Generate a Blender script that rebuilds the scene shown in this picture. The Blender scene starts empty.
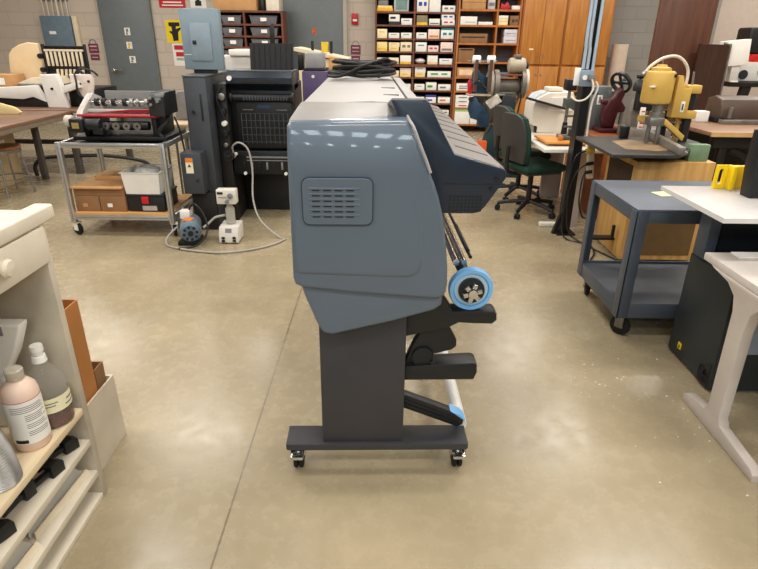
import bpy, bmesh, math, random
from mathutils import Vector, Matrix, Euler
random.seed(7)
R = math.radians
SC = bpy.context.scene
C = SC.collection

# ------------------------------------------------------------------ camera, world, lights, exposure
cam = bpy.data.cameras.new('camera')
cam.sensor_width = 36.0
cam.lens = 558.0 / 758.0 * 36.0
cam.clip_start = 0.05
co = bpy.data.objects.new('camera', cam)
C.objects.link(co)
pitch = math.atan(244.5 / 558.0)
co.matrix_world = Matrix.Translation((0, 0, 1.55)) @ Matrix.Rotation(math.pi / 2 - pitch, 4, 'X') @ Matrix.Rotation(R(0.7), 4, 'Z')
SC.camera = co

w = bpy.data.worlds.new('world')
SC.world = w
w.use_nodes = True
w.node_tree.nodes['Background'].inputs[0].default_value = (1.0, 0.95, 0.88, 1)
w.node_tree.nodes['Background'].inputs[1].default_value = 0.3

SC.view_settings.view_transform = 'Standard'
SC.view_settings.look = 'None'
SC.view_settings.gamma = 1.0
SC.view_settings.exposure = 0.05
SC.view_settings.use_curve_mapping = False

LAMP_W = 40.0
CEIL = 3.7
ROWS = [(lx, ly, LAMP_W) for ly in (-0.8, 1.6, 4.0, 6.4, 8.8) for lx in (-5.0, -2.5, 0.0, 2.5, 5.0)]
ROWS += [(1.0 * k - 0.1, -6.6, 16.0) for k in range(-4, 5)]
ROWS += [(0.68 * k + 0.1, -3.3, 20.0) for k in range(-4, 5)]
ROWS += [(7.4, 10.6, 60.0), (7.4, 6.4, 40.0)]  # unseen extra lamps at far right, added to brighten the alcove wall
for lx, ly, lw in ROWS:
    if True:
        L = bpy.data.lights.new('ceiling_and_fill_lamp', 'AREA')
        L.shape = 'RECTANGLE'
        L.size = 1.2 if ly > -2 else (0.42 if ly > -6 else 0.2)
        L.size_y = 0.3 if ly > -2 else 0.8
        L.energy = lw
        L.color = (1.0, 0.955, 0.90) if ly > -2 else (0.80, 0.92, 1.0)
        lo = bpy.data.objects.new('ceiling_and_fill_lamp', L)
        lo.location = (lx, ly, CEIL - 0.09)
        C.objects.link(lo)

# ------------------------------------------------------------------ materials
def lin(c):
    c = c / 255.0
    return c / 12.92 if c <= 0.04045 else ((c + 0.055) / 1.055) ** 2.4

def rgb(t):
    return (lin(t[0]), lin(t[1]), lin(t[2]), 1)

_mats = {}
def M(name, col, rough=0.5, metal=0.0, var=0.06, scale=12.0, bump=0.0, stretch=None, bscale=None, coat=0.0, trans=0.0, ior=1.45, dark=None, alpha=1.0):
    """plain procedural surface: base colour with noise variation and optional bump"""
    if name in _mats:
        return _mats[name]
    m = bpy.data.materials.new(name)
    m.use_nodes = True
    nt = m.node_tree
    b = nt.nodes['Principled BSDF']
    b.inputs['Roughness'].default_value = rough
    b.inputs['Metallic'].default_value = metal
    b.inputs['Coat Weight'].default_value = coat
    b.inputs['Transmission Weight'].default_value = trans
    b.inputs['IOR'].default_value = ior
    b.inputs['Alpha'].default_value = alpha
    c = rgb(col)
    tc = nt.nodes.new('ShaderNodeTexCoord')
    mp = nt.nodes.new('ShaderNodeMapping')
    if stretch:
        mp.inputs['Scale'].default_value = stretch
    nt.links.new(tc.outputs['Object'], mp.inputs['Vector'])
    nz = nt.nodes.new('ShaderNodeTexNoise')
    nz.inputs['Scale'].default_value = scale
    nz.inputs['Detail'].default_value = 4
    nt.links.new(mp.outputs['Vector'], nz.inputs['Vector'])
    rp = nt.nodes.new('ShaderNodeValToRGB')
    lo = rgb(dark) if dark else tuple(max(0, v * (1 - 2.2 * var)) for v in c[:3]) + (1,)
    hi = tuple(min(1, v * (1 + 1.2 * var)) for v in c[:3]) + (1,)
    rp.color_ramp.elements[0].color = lo
    rp.color_ramp.elements[0].position = 0.3
    rp.color_ramp.elements[1].color = hi
    rp.color_ramp.elements[1].position = 0.7
    nt.links.new(nz.outputs['Fac'], rp.inputs['Fac'])
    nt.links.new(rp.outputs['Color'], b.inputs['Base Color'])
    if bump:
        n2 = nt.nodes.new('ShaderNodeTexNoise')
        n2.inputs['Scale'].default_value = bscale or scale * 8
        nt.links.new(mp.outputs['Vector'], n2.inputs['Vector'])
        bp = nt.nodes.new('ShaderNodeBump')
        bp.inputs['Strength'].default_value = bump
        bp.inputs['Distance'].default_value = 0.004
        nt.links.new(n2.outputs['Fac'], bp.inputs['Height'])
        nt.links.new(bp.outputs['Normal'], b.inputs['Normal'])
    _mats[name] = m
    return m

def wood(name, c1, c2, rough=0.5, along='z', scale=1.0):
    if name in _mats:
        return _mats[name]
    st = {'z': (14, 14, 1.2), 'x': (1.2, 14, 14), 'y': (14, 1.2, 14)}[along]
    m = M(name, c1, rough, 0, 0.1, 1.6 * scale, 0.08, stretch=st, dark=c2)
    return m

def block_wall(name, col, mortar):
    m = bpy.data.materials.new(name)
    m.use_nodes = True
    nt = m.node_tree
    b = nt.nodes['Principled BSDF']
    b.inputs['Roughness'].default_value = 0.62
    geo = nt.nodes.new('ShaderNodeNewGeometry')
    sp = nt.nodes.new('ShaderNodeSeparateXYZ')
    ad = nt.nodes.new('ShaderNodeMath'); ad.operation = 'ADD'
    cb = nt.nodes.new('ShaderNodeCombineXYZ')
    nt.links.new(geo.outputs['Position'], sp.inputs[0])
    nt.links.new(sp.outputs['X'], ad.inputs[0])
    nt.links.new(sp.outputs['Y'], ad.inputs[1])
    nt.links.new(ad.outputs[0], cb.inputs['X'])
    nt.links.new(sp.outputs['Z'], cb.inputs['Y'])
    br = nt.nodes.new('ShaderNodeTexBrick')
    br.inputs['Scale'].default_value = 1.0
    br.inputs['Brick Width'].default_value = 0.46
    br.inputs['Row Height'].default_value = 0.215
    br.inputs['Mortar Size'].default_value = 0.008
    br.inputs['Mortar Smooth'].default_value = 0.4
    c = rgb(col)
    br.inputs['Color1'].default_value = c
    br.inputs['Color2'].default_value = tuple(v * 0.93 for v in c[:3]) + (1,)
    br.inputs['Mortar'].default_value = rgb(mortar)
    nt.links.new(cb.outputs[0], br.inputs['Vector'])
    nt.links.new(br.outputs['Color'], b.inputs['Base Color'])
    nz = nt.nodes.new('ShaderNodeTexNoise'); nz.inputs['Scale'].default_value = 90
    nt.links.new(cb.outputs[0], nz.inputs['Vector'])
    mx = nt.nodes.new('ShaderNodeMath'); mx.operation = 'MULTIPLY_ADD'
    mx.inputs[1].default_value = -1.0
    nt.links.new(br.outputs['Fac'], mx.inputs[0])
    ml = nt.nodes.new('ShaderNodeMath'); ml.operation = 'MULTIPLY'; ml.inputs[1].default_value = 0.15
    nt.links.new(nz.outputs['Fac'], ml.inputs[0])
    nt.links.new(ml.outputs[0], mx.inputs[2])
    bp = nt.nodes.new('ShaderNodeBump'); bp.inputs['Strength'].default_value = 0.5; bp.inputs['Distance'].default_value = 0.006
    nt.links.new(mx.outputs[0], bp.inputs['Height'])
    nt.links.new(bp.outputs['Normal'], b.inputs['Normal'])
    return m

def concrete_floor():
    m = bpy.data.materials.new('polished_concrete')
    m.use_nodes = True
    nt = m.node_tree; N = nt.nodes; Lk = nt.links
    b = N['Principled BSDF']
    geo = N.new('ShaderNodeNewGeometry')
    def noise(scale, detail=5, rough=0.55):
        n = N.new('ShaderNodeTexNoise')
        n.inputs['Scale'].default_value = scale; n.inputs['Detail'].default_value = detail; n.inputs['Roughness'].default_value = rough
        Lk.new(geo.outputs['Position'], n.inputs['Vector'])
        return n
    def ramp(src, p0, c0, p1, c1):
        r = N.new('ShaderNodeValToRGB')
        r.color_ramp.elements[0].position = p0; r.color_ramp.elements[0].color = c0
        r.color_ramp.elements[1].position = p1; r.color_ramp.elements[1].color = c1
        Lk.new(src, r.inputs['Fac'])
        return r
    n1 = noise(1.3, 6, 0.6)
    r1 = ramp(n1.outputs['Fac'], 0.32, rgb((145, 132, 106)), 0.68, rgb((168, 154, 126)))
    n2 = noise(14, 6, 0.65)
    r2 = ramp(n2.outputs['Fac'], 0.3, (0.88, 0.87, 0.86, 1), 0.7, (1.05, 1.05, 1.05, 1))
    mx = N.new('ShaderNodeMix'); mx.data_type = 'RGBA'; mx.blend_type = 'MULTIPLY'; mx.inputs['Factor'].default_value = 0.35
    Lk.new(r1.outputs['Color'], mx.inputs['A']); Lk.new(r2.outputs['Color'], mx.inputs['B'])
    # small dark specks and scuffs
    n3 = noise(30, 2, 0.5)
    r3 = ramp(n3.outputs['Fac'], 0.76, (1, 1, 1, 1), 0.82, (0.6, 0.56, 0.5, 1))
    m2 = N.new('ShaderNodeMix'); m2.data_type = 'RGBA'; m2.blend_type = 'MULTIPLY'; m2.inputs['Factor'].default_value = 0.22
    Lk.new(mx.outputs['Result'], m2.inputs['A']); Lk.new(r3.outputs['Color'], m2.inputs['B'])
    # saw-cut control joints
    sp = N.new('ShaderNodeSeparateXYZ'); Lk.new(geo.outputs['Position'], sp.inputs[0])
    def joint(sock, period, off, wd):
        a = N.new('ShaderNodeMath'); a.operation = 'ADD'; a.inputs[1].default_value = off + 100 * period; Lk.new(sock, a.inputs[0])
        p = N.new('ShaderNodeMath'); p.operation = 'MODULO'; p.inputs[1].default_value = period; Lk.new(a.outputs[0], p.inputs[0])
        l = N.new('ShaderNodeMath'); l.operation = 'LESS_THAN'; l.inputs[1].default_value = wd; Lk.new(p.outputs[0], l.inputs[0])
        return l
    j1 = joint(sp.outputs['X'], 5.0, 0.528, 0.007)
    m3 = N.new('ShaderNodeMix'); m3.data_type = 'RGBA'; Lk.new(j1.outputs[0], m3.inputs['Factor'])
    Lk.new(m2.outputs['Result'], m3.inputs['A']); m3.inputs['B'].default_value = rgb((104, 90, 72))
    Lk.new(m3.outputs['Result'], b.inputs['Base Color'])
    rr = ramp(n2.outputs['Fac'], 0.3, (0.18, 0.18, 0.18, 1), 0.7, (0.34, 0.34, 0.34, 1))
    Lk.new(rr.outputs['Color'], b.inputs['Roughness'])
    bp = N.new('ShaderNodeBump'); bp.inputs['Strength'].default_value = 0.025; bp.inputs['Distance'].default_value = 0.003
    Lk.new(n2.outputs['Fac'], bp.inputs['Height']); Lk.new(bp.outputs['Normal'], b.inputs['Normal'])
    return m

BLACK = M('black_plastic', (24, 24, 27), 0.45)
BLKMET = M('black_metal', (30, 31, 34), 0.4, 0.3)
PRESSBLK = M('press_black', (15, 18, 22), 0.38, 0.1)
RUBBER = M('rubber', (22, 22, 22), 0.8)
CHROME = M('chrome', (205, 205, 205), 0.2, 1.0)
STEEL = M('steel', (150, 148, 144), 0.38, 0.9, 0.1)
ALU = M('aluminium', (190, 190, 188), 0.35, 0.85, 0.05)
WHITE = M('white_plastic', (228, 226, 220), 0.4, 0, 0.02)
PAPER = M('paper_white', (240, 238, 232), 0.7, 0, 0.02)
CREAM = M('cream_enamel', (222, 207, 180), 0.45, 0, 0.04)
GREYP = M('grey_plastic', (120, 120, 118), 0.5)
CARD = M('cardboard', (190, 144, 96), 0.8, 0, 0.06, 6)
CARDD = M('cardboard_dark', (142, 104, 70), 0.85, 0, 0.06, 6)
YELLOW = M('yellow_plastic', (240, 205, 20), 0.4, 0, 0.03)
REDM = M('machine_red', (150, 26, 34), 0.4, 0, 0.1)
RED = M('red_paint', (185, 30, 38), 0.4, 0, 0.05)
LABELW = M('label_white', (236, 234, 228), 0.6, 0, 0.02)
INK = M('ink_black', (28, 28, 30), 0.7)
INKG = M('ink_grey', (120, 120, 122), 0.7)
INKR = M('ink_red', (190, 40, 45), 0.7)
INKO = M('ink_orange', (225, 130, 45), 0.7)
INKB = M('ink_blue', (50, 70, 170), 0.7)
INKT = M('ink_teal', (30, 140, 150), 0.7)
INKN = M('ink_green', (60, 160, 70), 0.7)
INKY = M('ink_yellow', (232, 190, 60), 0.7)

# ------------------------------------------------------------------ mesh helpers
class MB:
    def __init__(s):
        s.bm = bmesh.new()
    def _bev(s, vs, bev, seg=2):
        if bev > 0:
            es = list({e for v in vs for e in v.link_edges})
            bmesh.ops.bevel(s.bm, geom=es, offset=bev, segments=seg, profile=0.5, affect='EDGES', clamp_overlap=True)
    def box(s, x0, x1, y0, y1, z0, z1, bev=0.0, rot=None, seg=2):
        r = bmesh.ops.create_cube(s.bm, size=1)
        vs = r['verts']
        c = Vector(((x0 + x1) / 2, (y0 + y1) / 2, (z0 + z1) / 2))
        for v in vs:
            q = Vector((v.co.x * (x1 - x0), v.co.y * (y1 - y0), v.co.z * (z1 - z0)))
            if rot:
                q = Euler(rot) .to_matrix() @ q
            v.co = q + c
        s._bev(vs, bev, seg)
        return s
    def cyl(s, p0, p1, r0, r1=None, seg=20, bev=0.0):
        p0 = Vector(p0); p1 = Vector(p1)
        r1 = r0 if r1 is None else r1
        d = p1 - p0
        q = d.to_track_quat('Z', 'Y')
        r = bmesh.ops.create_cone(s.bm, cap_ends=True, cap_tris=False, segments=seg, radius1=r0, radius2=r1, depth=d.length)
        vs = r['verts']
        if bev:
            es = [e for e in {e for v in vs for e in v.link_edges} if len(e.link_faces) == 2 and any(len(f.verts) > 4 for f in e.link_faces)]
            nv = bmesh.ops.bevel(s.bm, geom=es, offset=bev, segments=2, profile=0.5, affect='EDGES', clamp_overlap=True)
            vs = list({v for f in nv['faces'] for v in f.verts} | {v for v in vs if v.is_valid})
        m = Matrix.Translation((p0 + p1) / 2) @ q.to_matrix().to_4x4()
        for v in vs:
            v.co = m @ v.co
        return s
    def sph(s, c, r, sc=(1, 1, 1), seg=16):
        rr = bmesh.ops.create_uvsphere(s.bm, u_segments=seg, v_segments=max(6, seg // 2), radius=r)
        for v in rr['verts']:
            v.co = Vector((v.co.x * sc[0], v.co.y * sc[1], v.co.z * sc[2])) + Vector(c)
        return s
    def prism(s, pts, axis, a, b, bev=0.0, seg=3, front_only=False):
        """2D outline extruded along an axis; y: (x,z)  x: (y,z)  z: (x,y)"""
        def P(p, t):
            if axis == 'y': return (p[0], t, p[1])
            if axis == 'x': return (t, p[0], p[1])
            return (p[0], p[1], t)
        va = [s.bm.verts.new(P(p, a)) for p in pts]
        vb = [s.bm.verts.new(P(p, b)) for p in pts]
        n = len(pts)
        fs = [s.bm.faces.new(va), s.bm.faces.new(list(reversed(vb)))]
        for i in range(n):
            j = (i + 1) % n
            fs.append(s.bm.faces.new((va[j], va[i], vb[i], vb[j])))
        bmesh.ops.recalc_face_normals(s.bm, faces=fs)
        if bev:
            es = set(fs[0].edges)
            if not front_only:
                es |= set(fs[1].edges)
            bmesh.ops.bevel(s.bm, geom=list(es), offset=bev, segments=seg, profile=0.5, affect='EDGES', clamp_overlap=True)
        return s
    def tube(s, pts, r, seg=8, smooth=4, closed=False):
        P = [Vector(p) for p in pts]
        if smooth > 1 and len(P) > 2:
            Q = []
            n = len(P)
            rng = range(n if closed else n - 1)
            for i in rng:
                if closed:
                    a, b, c, d = P[(i - 1) % n], P[i], P[(i + 1) % n], P[(i + 2) % n]
                else:
                    a, b, c, d = P[max(i - 1, 0)], P[i], P[i + 1], P[min(i + 2, n - 1)]
                for k in range(smooth):
                    t = k / smooth
                    Q.append(0.5 * ((2 * b) + (c - a) * t + (2 * a - 5 * b + 4 * c - d) * t * t + (3 * b - a - 3 * c + d) * t ** 3))
            if not closed:
                Q.append(P[-1])
            P = Q
        n = len(P)
        rings = []
        nrm = None
        for i in range(n):
            if closed:
                t = (P[(i + 1) % n] - P[i - 1])
            else:
                t = P[min(i + 1, n - 1)] - P[max(i - 1, 0)]
            t.normalize()
            if nrm is None:
                nrm = t.orthogonal().normalized()
            nrm = (nrm - t * nrm.dot(t))
            if nrm.length < 1e-6:
                nrm = t.orthogonal()
            nrm.normalize()
            bn = t.cross(nrm)
            rings.append([s.bm.verts.new(P[i] + r * (math.cos(2 * math.pi * k / seg) * nrm + math.sin(2 * math.pi * k / seg) * bn)) for k in range(seg)])
        m = n if closed else n - 1
        for i in range(m):
            A, B = rings[i], rings[(i + 1) % n]
            for k in range(seg):
                s.bm.faces.new((A[k], A[(k + 1) % seg], B[(k + 1) % seg], B[k]))
        if not closed:
            s.bm.faces.new(list(reversed(rings[0])))
            s.bm.faces.new(rings[-1])
        return s
    def lathe(s, prof, c=(0, 0, 0), axis='z', seg=24):
        """profile of (radius, height) swept around an axis through c"""
        rings = []
        for r, h in prof:
            ring = []
            for k in range(seg):
                a = 2 * math.pi * k / seg
                u, v = r * math.cos(a), r * math.sin(a)
                q = {'z': (u, v, h), 'y': (u, h, v), 'x': (h, u, v)}[axis]
                ring.append(s.bm.verts.new((q[0] + c[0], q[1] + c[1], q[2] + c[2])))
            rings.append(ring)
        fs = []
        for A, B in zip(rings, rings[1:]):
            for k in range(seg):
                fs.append(s.bm.faces.new((A[k], A[(k + 1) % seg], B[(k + 1) % seg], B[k])))
        closed = prof[0] == prof[-1]
        if prof[0][0] > 1e-5 and not closed: fs.append(s.bm.faces.new(rings[0]))
        if prof[-1][0] > 1e-5 and not closed: fs.append(s.bm.faces.new(rings[-1]))
        bmesh.ops.recalc_face_normals(s.bm, faces=fs)
        return s
    def turn(s, ang, axis='Z', about=(0, 0, 0)):
        bmesh.ops.rotate(s.bm, cent=about, matrix=Matrix.Rotation(ang, 3, axis), verts=s.bm.verts)
        return s
    def shift(s, d):
        bmesh.ops.translate(s.bm, vec=d, verts=s.bm.verts)
        return s

def link(name, mb, mat, parent=None, off=None, sharp=38):
    me = bpy.data.meshes.new(name)
    if off is not None:
        bmesh.ops.translate(mb.bm, vec=(-off[0], -off[1], -off[2]), verts=mb.bm.verts)
    bmesh.ops.recalc_face_normals(mb.bm, faces=mb.bm.faces)
    mb.bm.to_mesh(me); mb.bm.free()
    me.materials.append(mat)
    me.polygons.foreach_set('use_smooth', [True] * len(me.polygons))
    me.set_sharp_from_angle(angle=R(sharp))
    o = bpy.data.objects.new(name, me)
    C.objects.link(o)
    if parent is not None:
        o.parent = parent
    return o

class Thing:
    """an Empty at the thing's base; parts are given in world coordinates (loc subtracted) or local ones"""
    def __init__(s, name, label, cat, loc=(0, 0, 0), rotz=0.0, group=None, local=False):
        s.o = bpy.data.objects.new(name, None)
        s.o.empty_display_size = 0.1
        C.objects.link(s.o)
        s.o.location = loc; s.o.rotation_euler = (0, 0, rotz)
        s.o['label'] = label; s.o['category'] = cat
        if group: s.o['group'] = group
        s.loc = None if local else loc
    def part(s, name, mb, mat, parent=None, label=None):
        p = link(name, mb, mat, parent or s.o, s.loc)
        if label: p['label'] = label
        return p

def single(name, label, cat, mb, mat, loc, group=None, rotz=0.0, local=False):
    o = link(name, mb, mat, None, None if local else loc)
    o.location = loc
    o.rotation_euler = (0, 0, rotz)
    o['label'] = label; o['category'] = cat
    if group: o['group'] = group
    return o

def struct(name, mb, mat, parent=None):
    o = link(name, mb, mat, parent)
    if parent is None: o['kind'] = 'structure'
    return o

def dup(root, loc, rotz=None, label=None):
    def cp(o, par):
        c = o.copy(); C.objects.link(c)
        if par is not None: c.parent = par
        for ch in list(o.children): cp(ch, c)
        return c
    r = cp(root, None)
    r.location = loc
    if rotz is not None: r.rotation_euler = (0, 0, rotz)
    if label: r['label'] = label
    return r

def caster(t, x, y, top, r=0.045, fork=CHROME, name='caster', turn=0.0):
    f = t.part(name, MB().box(x - 0.03, x + 0.03, y - 0.03, y + 0.03, top - 0.012, top, 0.003)
               .box(x - 0.024, x - 0.018, y - 0.025, y + 0.025, r * 0.8, top - 0.006, 0.002)
               .box(x + 0.018, x + 0.024, y - 0.025, y + 0.025, r * 0.8, top - 0.006, 0.002)
               .cyl((x - 0.028, y, r), (x + 0.028, y, r), 0.008).turn(turn, 'Z', (x, y, 0)), fork)
    t.part('wheel', MB().cyl((x - 0.014, y, r), (x + 0.014, y, r), r, seg=24, bev=0.006).turn(turn, 'Z', (x, y, 0)), RUBBER, f)
    return f

def quad_marks(x0, x1, z0, z1, y, rects):
    """thin printed marks on a face looking towards -y; rects in 0..1 of the face"""
    mb = MB()
    for a, b, c, d in rects:
        mb.box(x0 + (x1 - x0) * a, x0 + (x1 - x0) * b, y - 0.0015, y + 0.001, z0 + (z1 - z0) * c, z0 + (z1 - z0) * d)
    return mb

# ------------------------------------------------------------------ the setting
BEIGEW = block_wall('painted_block_beige', (196, 184, 170), (180, 168, 154))
GREYW = block_wall('painted_block_grey', (144, 142, 136), (132, 130, 124))
PLASTER = M('plaster_pale', (202, 188, 176), 0.7, 0, 0.02)
CEILM = M('ceiling_white', (205, 200, 190), 0.8, 0, 0.02)
DOORM = M('door_grey', (104, 112, 114), 0.45, 0, 0.03)
FRAMEM = M('door_frame_grey', (112, 116, 116), 0.5, 0, 0.03)

struct('floor', MB().box(-9, 9, -9, 13, -0.12, 0), concrete_floor())
struct('ceiling', MB().box(-9, 9, -9, 13, CEIL, CEIL + 0.12), CEILM)
struct('wall_back', MB().box(-9, 3.95, 11.1, 11.3, 0, CEIL), BEIGEW)
struct('wall_back_right', MB().box(3.95, 6.02, 11.1, 11.3, 0, CEIL), GREYW)
struct('wall_alcove', MB().box(6.02, 9, 12.4, 12.6, 0, CEIL), PLASTER)
struct('wall_left', MB().box(-9.2, -9, -9, 13, 0, CEIL), BEIGEW)
struct('wall_right', MB().box(9, 9.2, -9, 13, 0, CEIL), PLASTER)
struct('wall_front', MB().box(-9, 9, -9.2, -9, 0, CEIL), BEIGEW)

def sheet(mb, x0, x1, z0, z1, y, th=0.004):
    return mb.box(x0, x1, y - th, y, z0, z1)

# two steel doors in the back wall
d1 = struct('door_1', MB().box(-5.04, -4.15, 11.04, 11.10, 0.01, 2.28, 0.004), DOORM)
struct('door_frame', MB().box(-5.06, -5.04, 11.03, 11.10, 0, 2.34).box(-4.15, -4.13, 11.03, 11.10, 0, 2.34).box(-5.04, -4.15, 11.03, 11.10, 2.28, 2.34), FRAMEM, d1)
struct('door_handle', MB().cyl((-4.93, 11.04, 0.99), (-4.93, 10.98, 0.99), 0.02).cyl((-4.95, 10.985, 0.99), (-4.78, 10.985, 0.99), 0.011).cyl((-4.93, 11.04, 0.99), (-4.93, 11.03, 0.99), 0.035).sph((-4.93, 10.975, 0.99), 0.035), CHROME, d1)
for nm, x, z, wd, hh, ink in (('sticker', -4.60, 1.64, 0.05, 0.075, INKG), ('sticker', -4.60, 1.41, 0.05, 0.07, INKY), ('sticker', -4.58, 1.17, 0.055, 0.07, INKG)):
    st = struct(nm, sheet(MB(), x - wd, x + wd, z - hh / 1.2, z + hh / 1.2, 11.04), LABELW, d1)
    struct('print', quad_marks(x - wd, x + wd, z - hh, z + hh, 11.035, [(0.3, 0.7, 0.45, 0.8), (0.25, 0.55, 0.15, 0.4)]), ink, st)
d2 = struct('door_2', MB().box(-1.76, -0.70, 11.04, 11.10, 0.01, 2.28, 0.004), DOORM)
struct('door_frame', MB().box(-1.83, -1.76, 11.02, 11.10, 0, 2.34).box(-0.70, -0.63, 11.02, 11.10, 0, 2.34).box(-1.76, -0.70, 11.02, 11.10, 2.28, 2.34), M('door_frame_pale', (176, 170, 158), 0.5, 0, 0.03), d2)
struct('sticker', sheet(MB(), -1.265, -1.185, 1.63, 1.74, 11.04), M('sticker_orange', (196, 104, 62), 0.6, 0, 0.3, 40), d2)
struct('door_handle', MB().cyl((-0.83, 11.04, 1.0), (-0.83, 10.98, 1.0), 0.02).cyl((-0.95, 10.985, 1.0), (-0.81, 10.985, 1.0), 0.011), CHROME, d2)

# signs and posters on the back wall
def poster(name, label, cat, x0, x1, z0, z1, mat, marks, ink, group=None):
    t = Thing(name, label, cat, ((x0 + x1) / 2, 11.1, z0), group=group)
    t.part('sheet', sheet(MB(), x0, x1, z0, z1, 11.1), mat)
    for mk, ik in marks:
        for one in mk:
            t.part('print', quad_marks(x0, x1, z0, z1, 11.096, [one]), ik)
    return t
poster('safety_sign', 'red safety sign high on the wall right of the grey door', 'sign', -3.98, -3.51, 2.035, 2.35, RED,
       [([(0.15, 0.85, 0.25, 0.32), (0.1, 0.9, 0.1, 0.16)], LABELW)], None)
poster('paper_notice', 'white notice with a dark emblem above the breaker box', 'sign', -3.42, -3.14, 2.04, 2.36, LABELW,
       [([(0.3, 0.7, 0.1, 0.35), (0.4, 0.6, 0.35, 0.6)], INK)], None)
t = poster('warning_poster', 'yellow warning poster with a black gloved hand', 'poster', -3.92, -3.60, 1.46, 1.84, M('poster_yellow', (236, 208, 28), 0.6, 0, 0.02), [], None)
hand = MB()
hand.prism([(-3.86, 1.80), (-3.66, 1.80), (-3.66, 1.74), (-3.73, 1.735), (-3.735, 1.69), (-3.655, 1.72), (-3.64, 1.70), (-3.70, 1.64), (-3.71, 1.50), (-3.80, 1.49), (-3.815, 1.60), (-3.86, 1.64), (-3.85, 1.66), (-3.81, 1.65), (-3.81, 1.73), (-3.86, 1.74)], 'y', 11.094, 11.097)
t.part('hand_picture', hand, INK)
poster('safety_notice', 'white sheet with red heading under the yellow poster', 'poster', -3.84, -3.58, 1.07, 1.45, LABELW,
       [([(0.12, 0.88, 0.72, 0.92), (0.2, 0.8, 0.42, 0.62)], INKR), ([(0.2, 0.9, 0.25, 0.29), (0.2, 0.7, 0.32, 0.35)], INKG)], None)
PURP = M('sign_purple', (112, 52, 74), 0.5)
for x, z, lab in ((-5.29, 1.15, 'purple hanging tag sign left of the sticker covered door'), (-0.48, 1.18, 'purple hanging tag sign below the red fire alarm')):
    t = Thing('tag_sign', lab, 'sign', (x, 11.1, z), group='purple tag signs on the wall')
    t.part('board', sheet(MB(), x - 0.09, x + 0.09, z + 0.12, z + 0.28, 11.1, 0.008), PURP)
    t.part('board', sheet(MB(), x - 0.08, x + 0.08, z, z + 0.10, 11.1, 0.008), PURP)
    for one in ((0.15, 0.85, 0.80, 0.88), (0.15, 0.85, 0.60, 0.64), (0.2, 0.8, 0.15, 0.2)):
        t.part('print', quad_marks(x - 0.09, x + 0.09, z, z + 0.28, 11.092, [one]), M('pink_print', (214, 170, 182), 0.6))
    t.part('hook', MB().lathe([(0.05, -0.006), (0.065, -0.006), (0.065, 0.0), (0.05, 0.0), (0.05, -0.006)], (x, 11.099, z + 0.29), 'y'), STEEL)
t = Thing('fire_alarm', 'red fire alarm pull station on the wall beside the shelves', 'fire alarm', (-0.49, 11.1, 1.80))
t.part('housing', MB().box(-0.55, -0.43, 11.05, 11.1, 1.80, 1.98, 0.01), RED)
t.part('pull_bar', MB().box(-0.53, -0.45, 11.035, 11.05, 1.85, 1.885, 0.004), LABELW)

# ------------------------------------------------------------------ the wide format printer
PANEL = M('printer_blue_grey', (86, 99, 113), 0.38, 0, 0.015, 3, 0.03, bscale=400, coat=0.45)
PANEL.node_tree.nodes['Principled BSDF'].inputs['Coat Roughness'].default_value = 0.05
SILVER = M('printer_silver', (158, 155, 153), 0.45, 0.0, 0.02, 3, 0.03, bscale=400)
SILVERD = M('printer_silver_warm', (130, 127, 124), 0.42, 0.0, 0.02, 3)
NAVY = M('visor_navy', (30, 41, 56), 0.3, 0, 0.03)
DKGREY = M('stand_dark_grey', (58, 57, 61), 0.42, 0.1, 0.03)
RIBG = M('visor_grey', (122, 119, 115), 0.42, 0.1, 0.03)
BLUEP = M('spindle_blue', (120, 180, 232), 0.35, 0, 0.02)

P = Thing('wide_format_printer', 'large blue grey wide format printer on a black wheeled stand', 'printer', (0, 1.6, 0), R(1.5), local=True)
# all printer parts below: x across, y = depth behind the side panel, z up
side = [(-0.268, 0.868), (-0.266, 1.325), (-0.255, 1.338), (0.072, 1.346), (0.089, 1.338), (0.108, 1.29), (0.127, 1.238), (0.144, 1.20), (0.159, 1.166), (0.174, 1.125), (0.187, 1.077),
        (0.198, 1.02), (0.206, 0.966), (0.213, 0.905), (0.216, 0.85), (0.213, 0.82), (0.203, 0.803), (0.185, 0.797), (0.10, 0.803), (-0.10, 0.82), (-0.24, 0.836), (-0.262, 0.846)]
def lean(mb, z0, k, cuts):
    for z in cuts:
        g = list(mb.bm.verts) + list(mb.bm.edges) + list(mb.bm.faces)
        bmesh.ops.bisect_plane(mb.bm, geom=g, plane_co=(0, 0, z), plane_no=(0, 0, 1))
    for v in mb.bm.verts:
        if v.co.z > z0 and v.co.y < 0.2:
            v.co.y += k * (v.co.z - z0) ** 2
    return mb
CUTS = [1.19 + 0.0125 * k for k in range(1, 12)]
cover = P.part('side_cover', lean(MB().prism(side, 'y', 0.0, 0.34, 0.014, 4, True), 1.19, 1.25, CUTS), PANEL)
inner = [(-0.262, 0.89), (-0.261, 1.20), (-0.24, 1.208), (0.05, 1.208), (0.085, 1.195), (0.108, 1.14), (0.122, 1.07), (0.13, 1.0), (0.133, 0.92), (0.128, 0.893), (0.11, 0.876), (0.08, 0.87), (-0.10, 0.877), (-0.24, 0.882)]
rp = MB().prism(inner, 'y', -0.010, 0.03, 0.020, 5, True)
for v in rp.bm.verts:
    v.co.y = v.co.y * (0.6 if v.co.y < 0 else 1)
for z in [0.96 + 0.02 * k for k in range(14)]:
    bmesh.ops.bisect_plane(rp.bm, geom=list(rp.bm.verts) + list(rp.bm.edges) + list(rp.bm.faces), plane_co=(0, 0, z), plane_no=(0, 0, 1))
for v in rp.bm.verts:
    if v.co.z > 0.95:
        v.co.y += 0.0075 * min(1, (v.co.z - 0.95) / 0.23)
P.part('raised_panel', rp, PANEL, cover)
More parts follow.
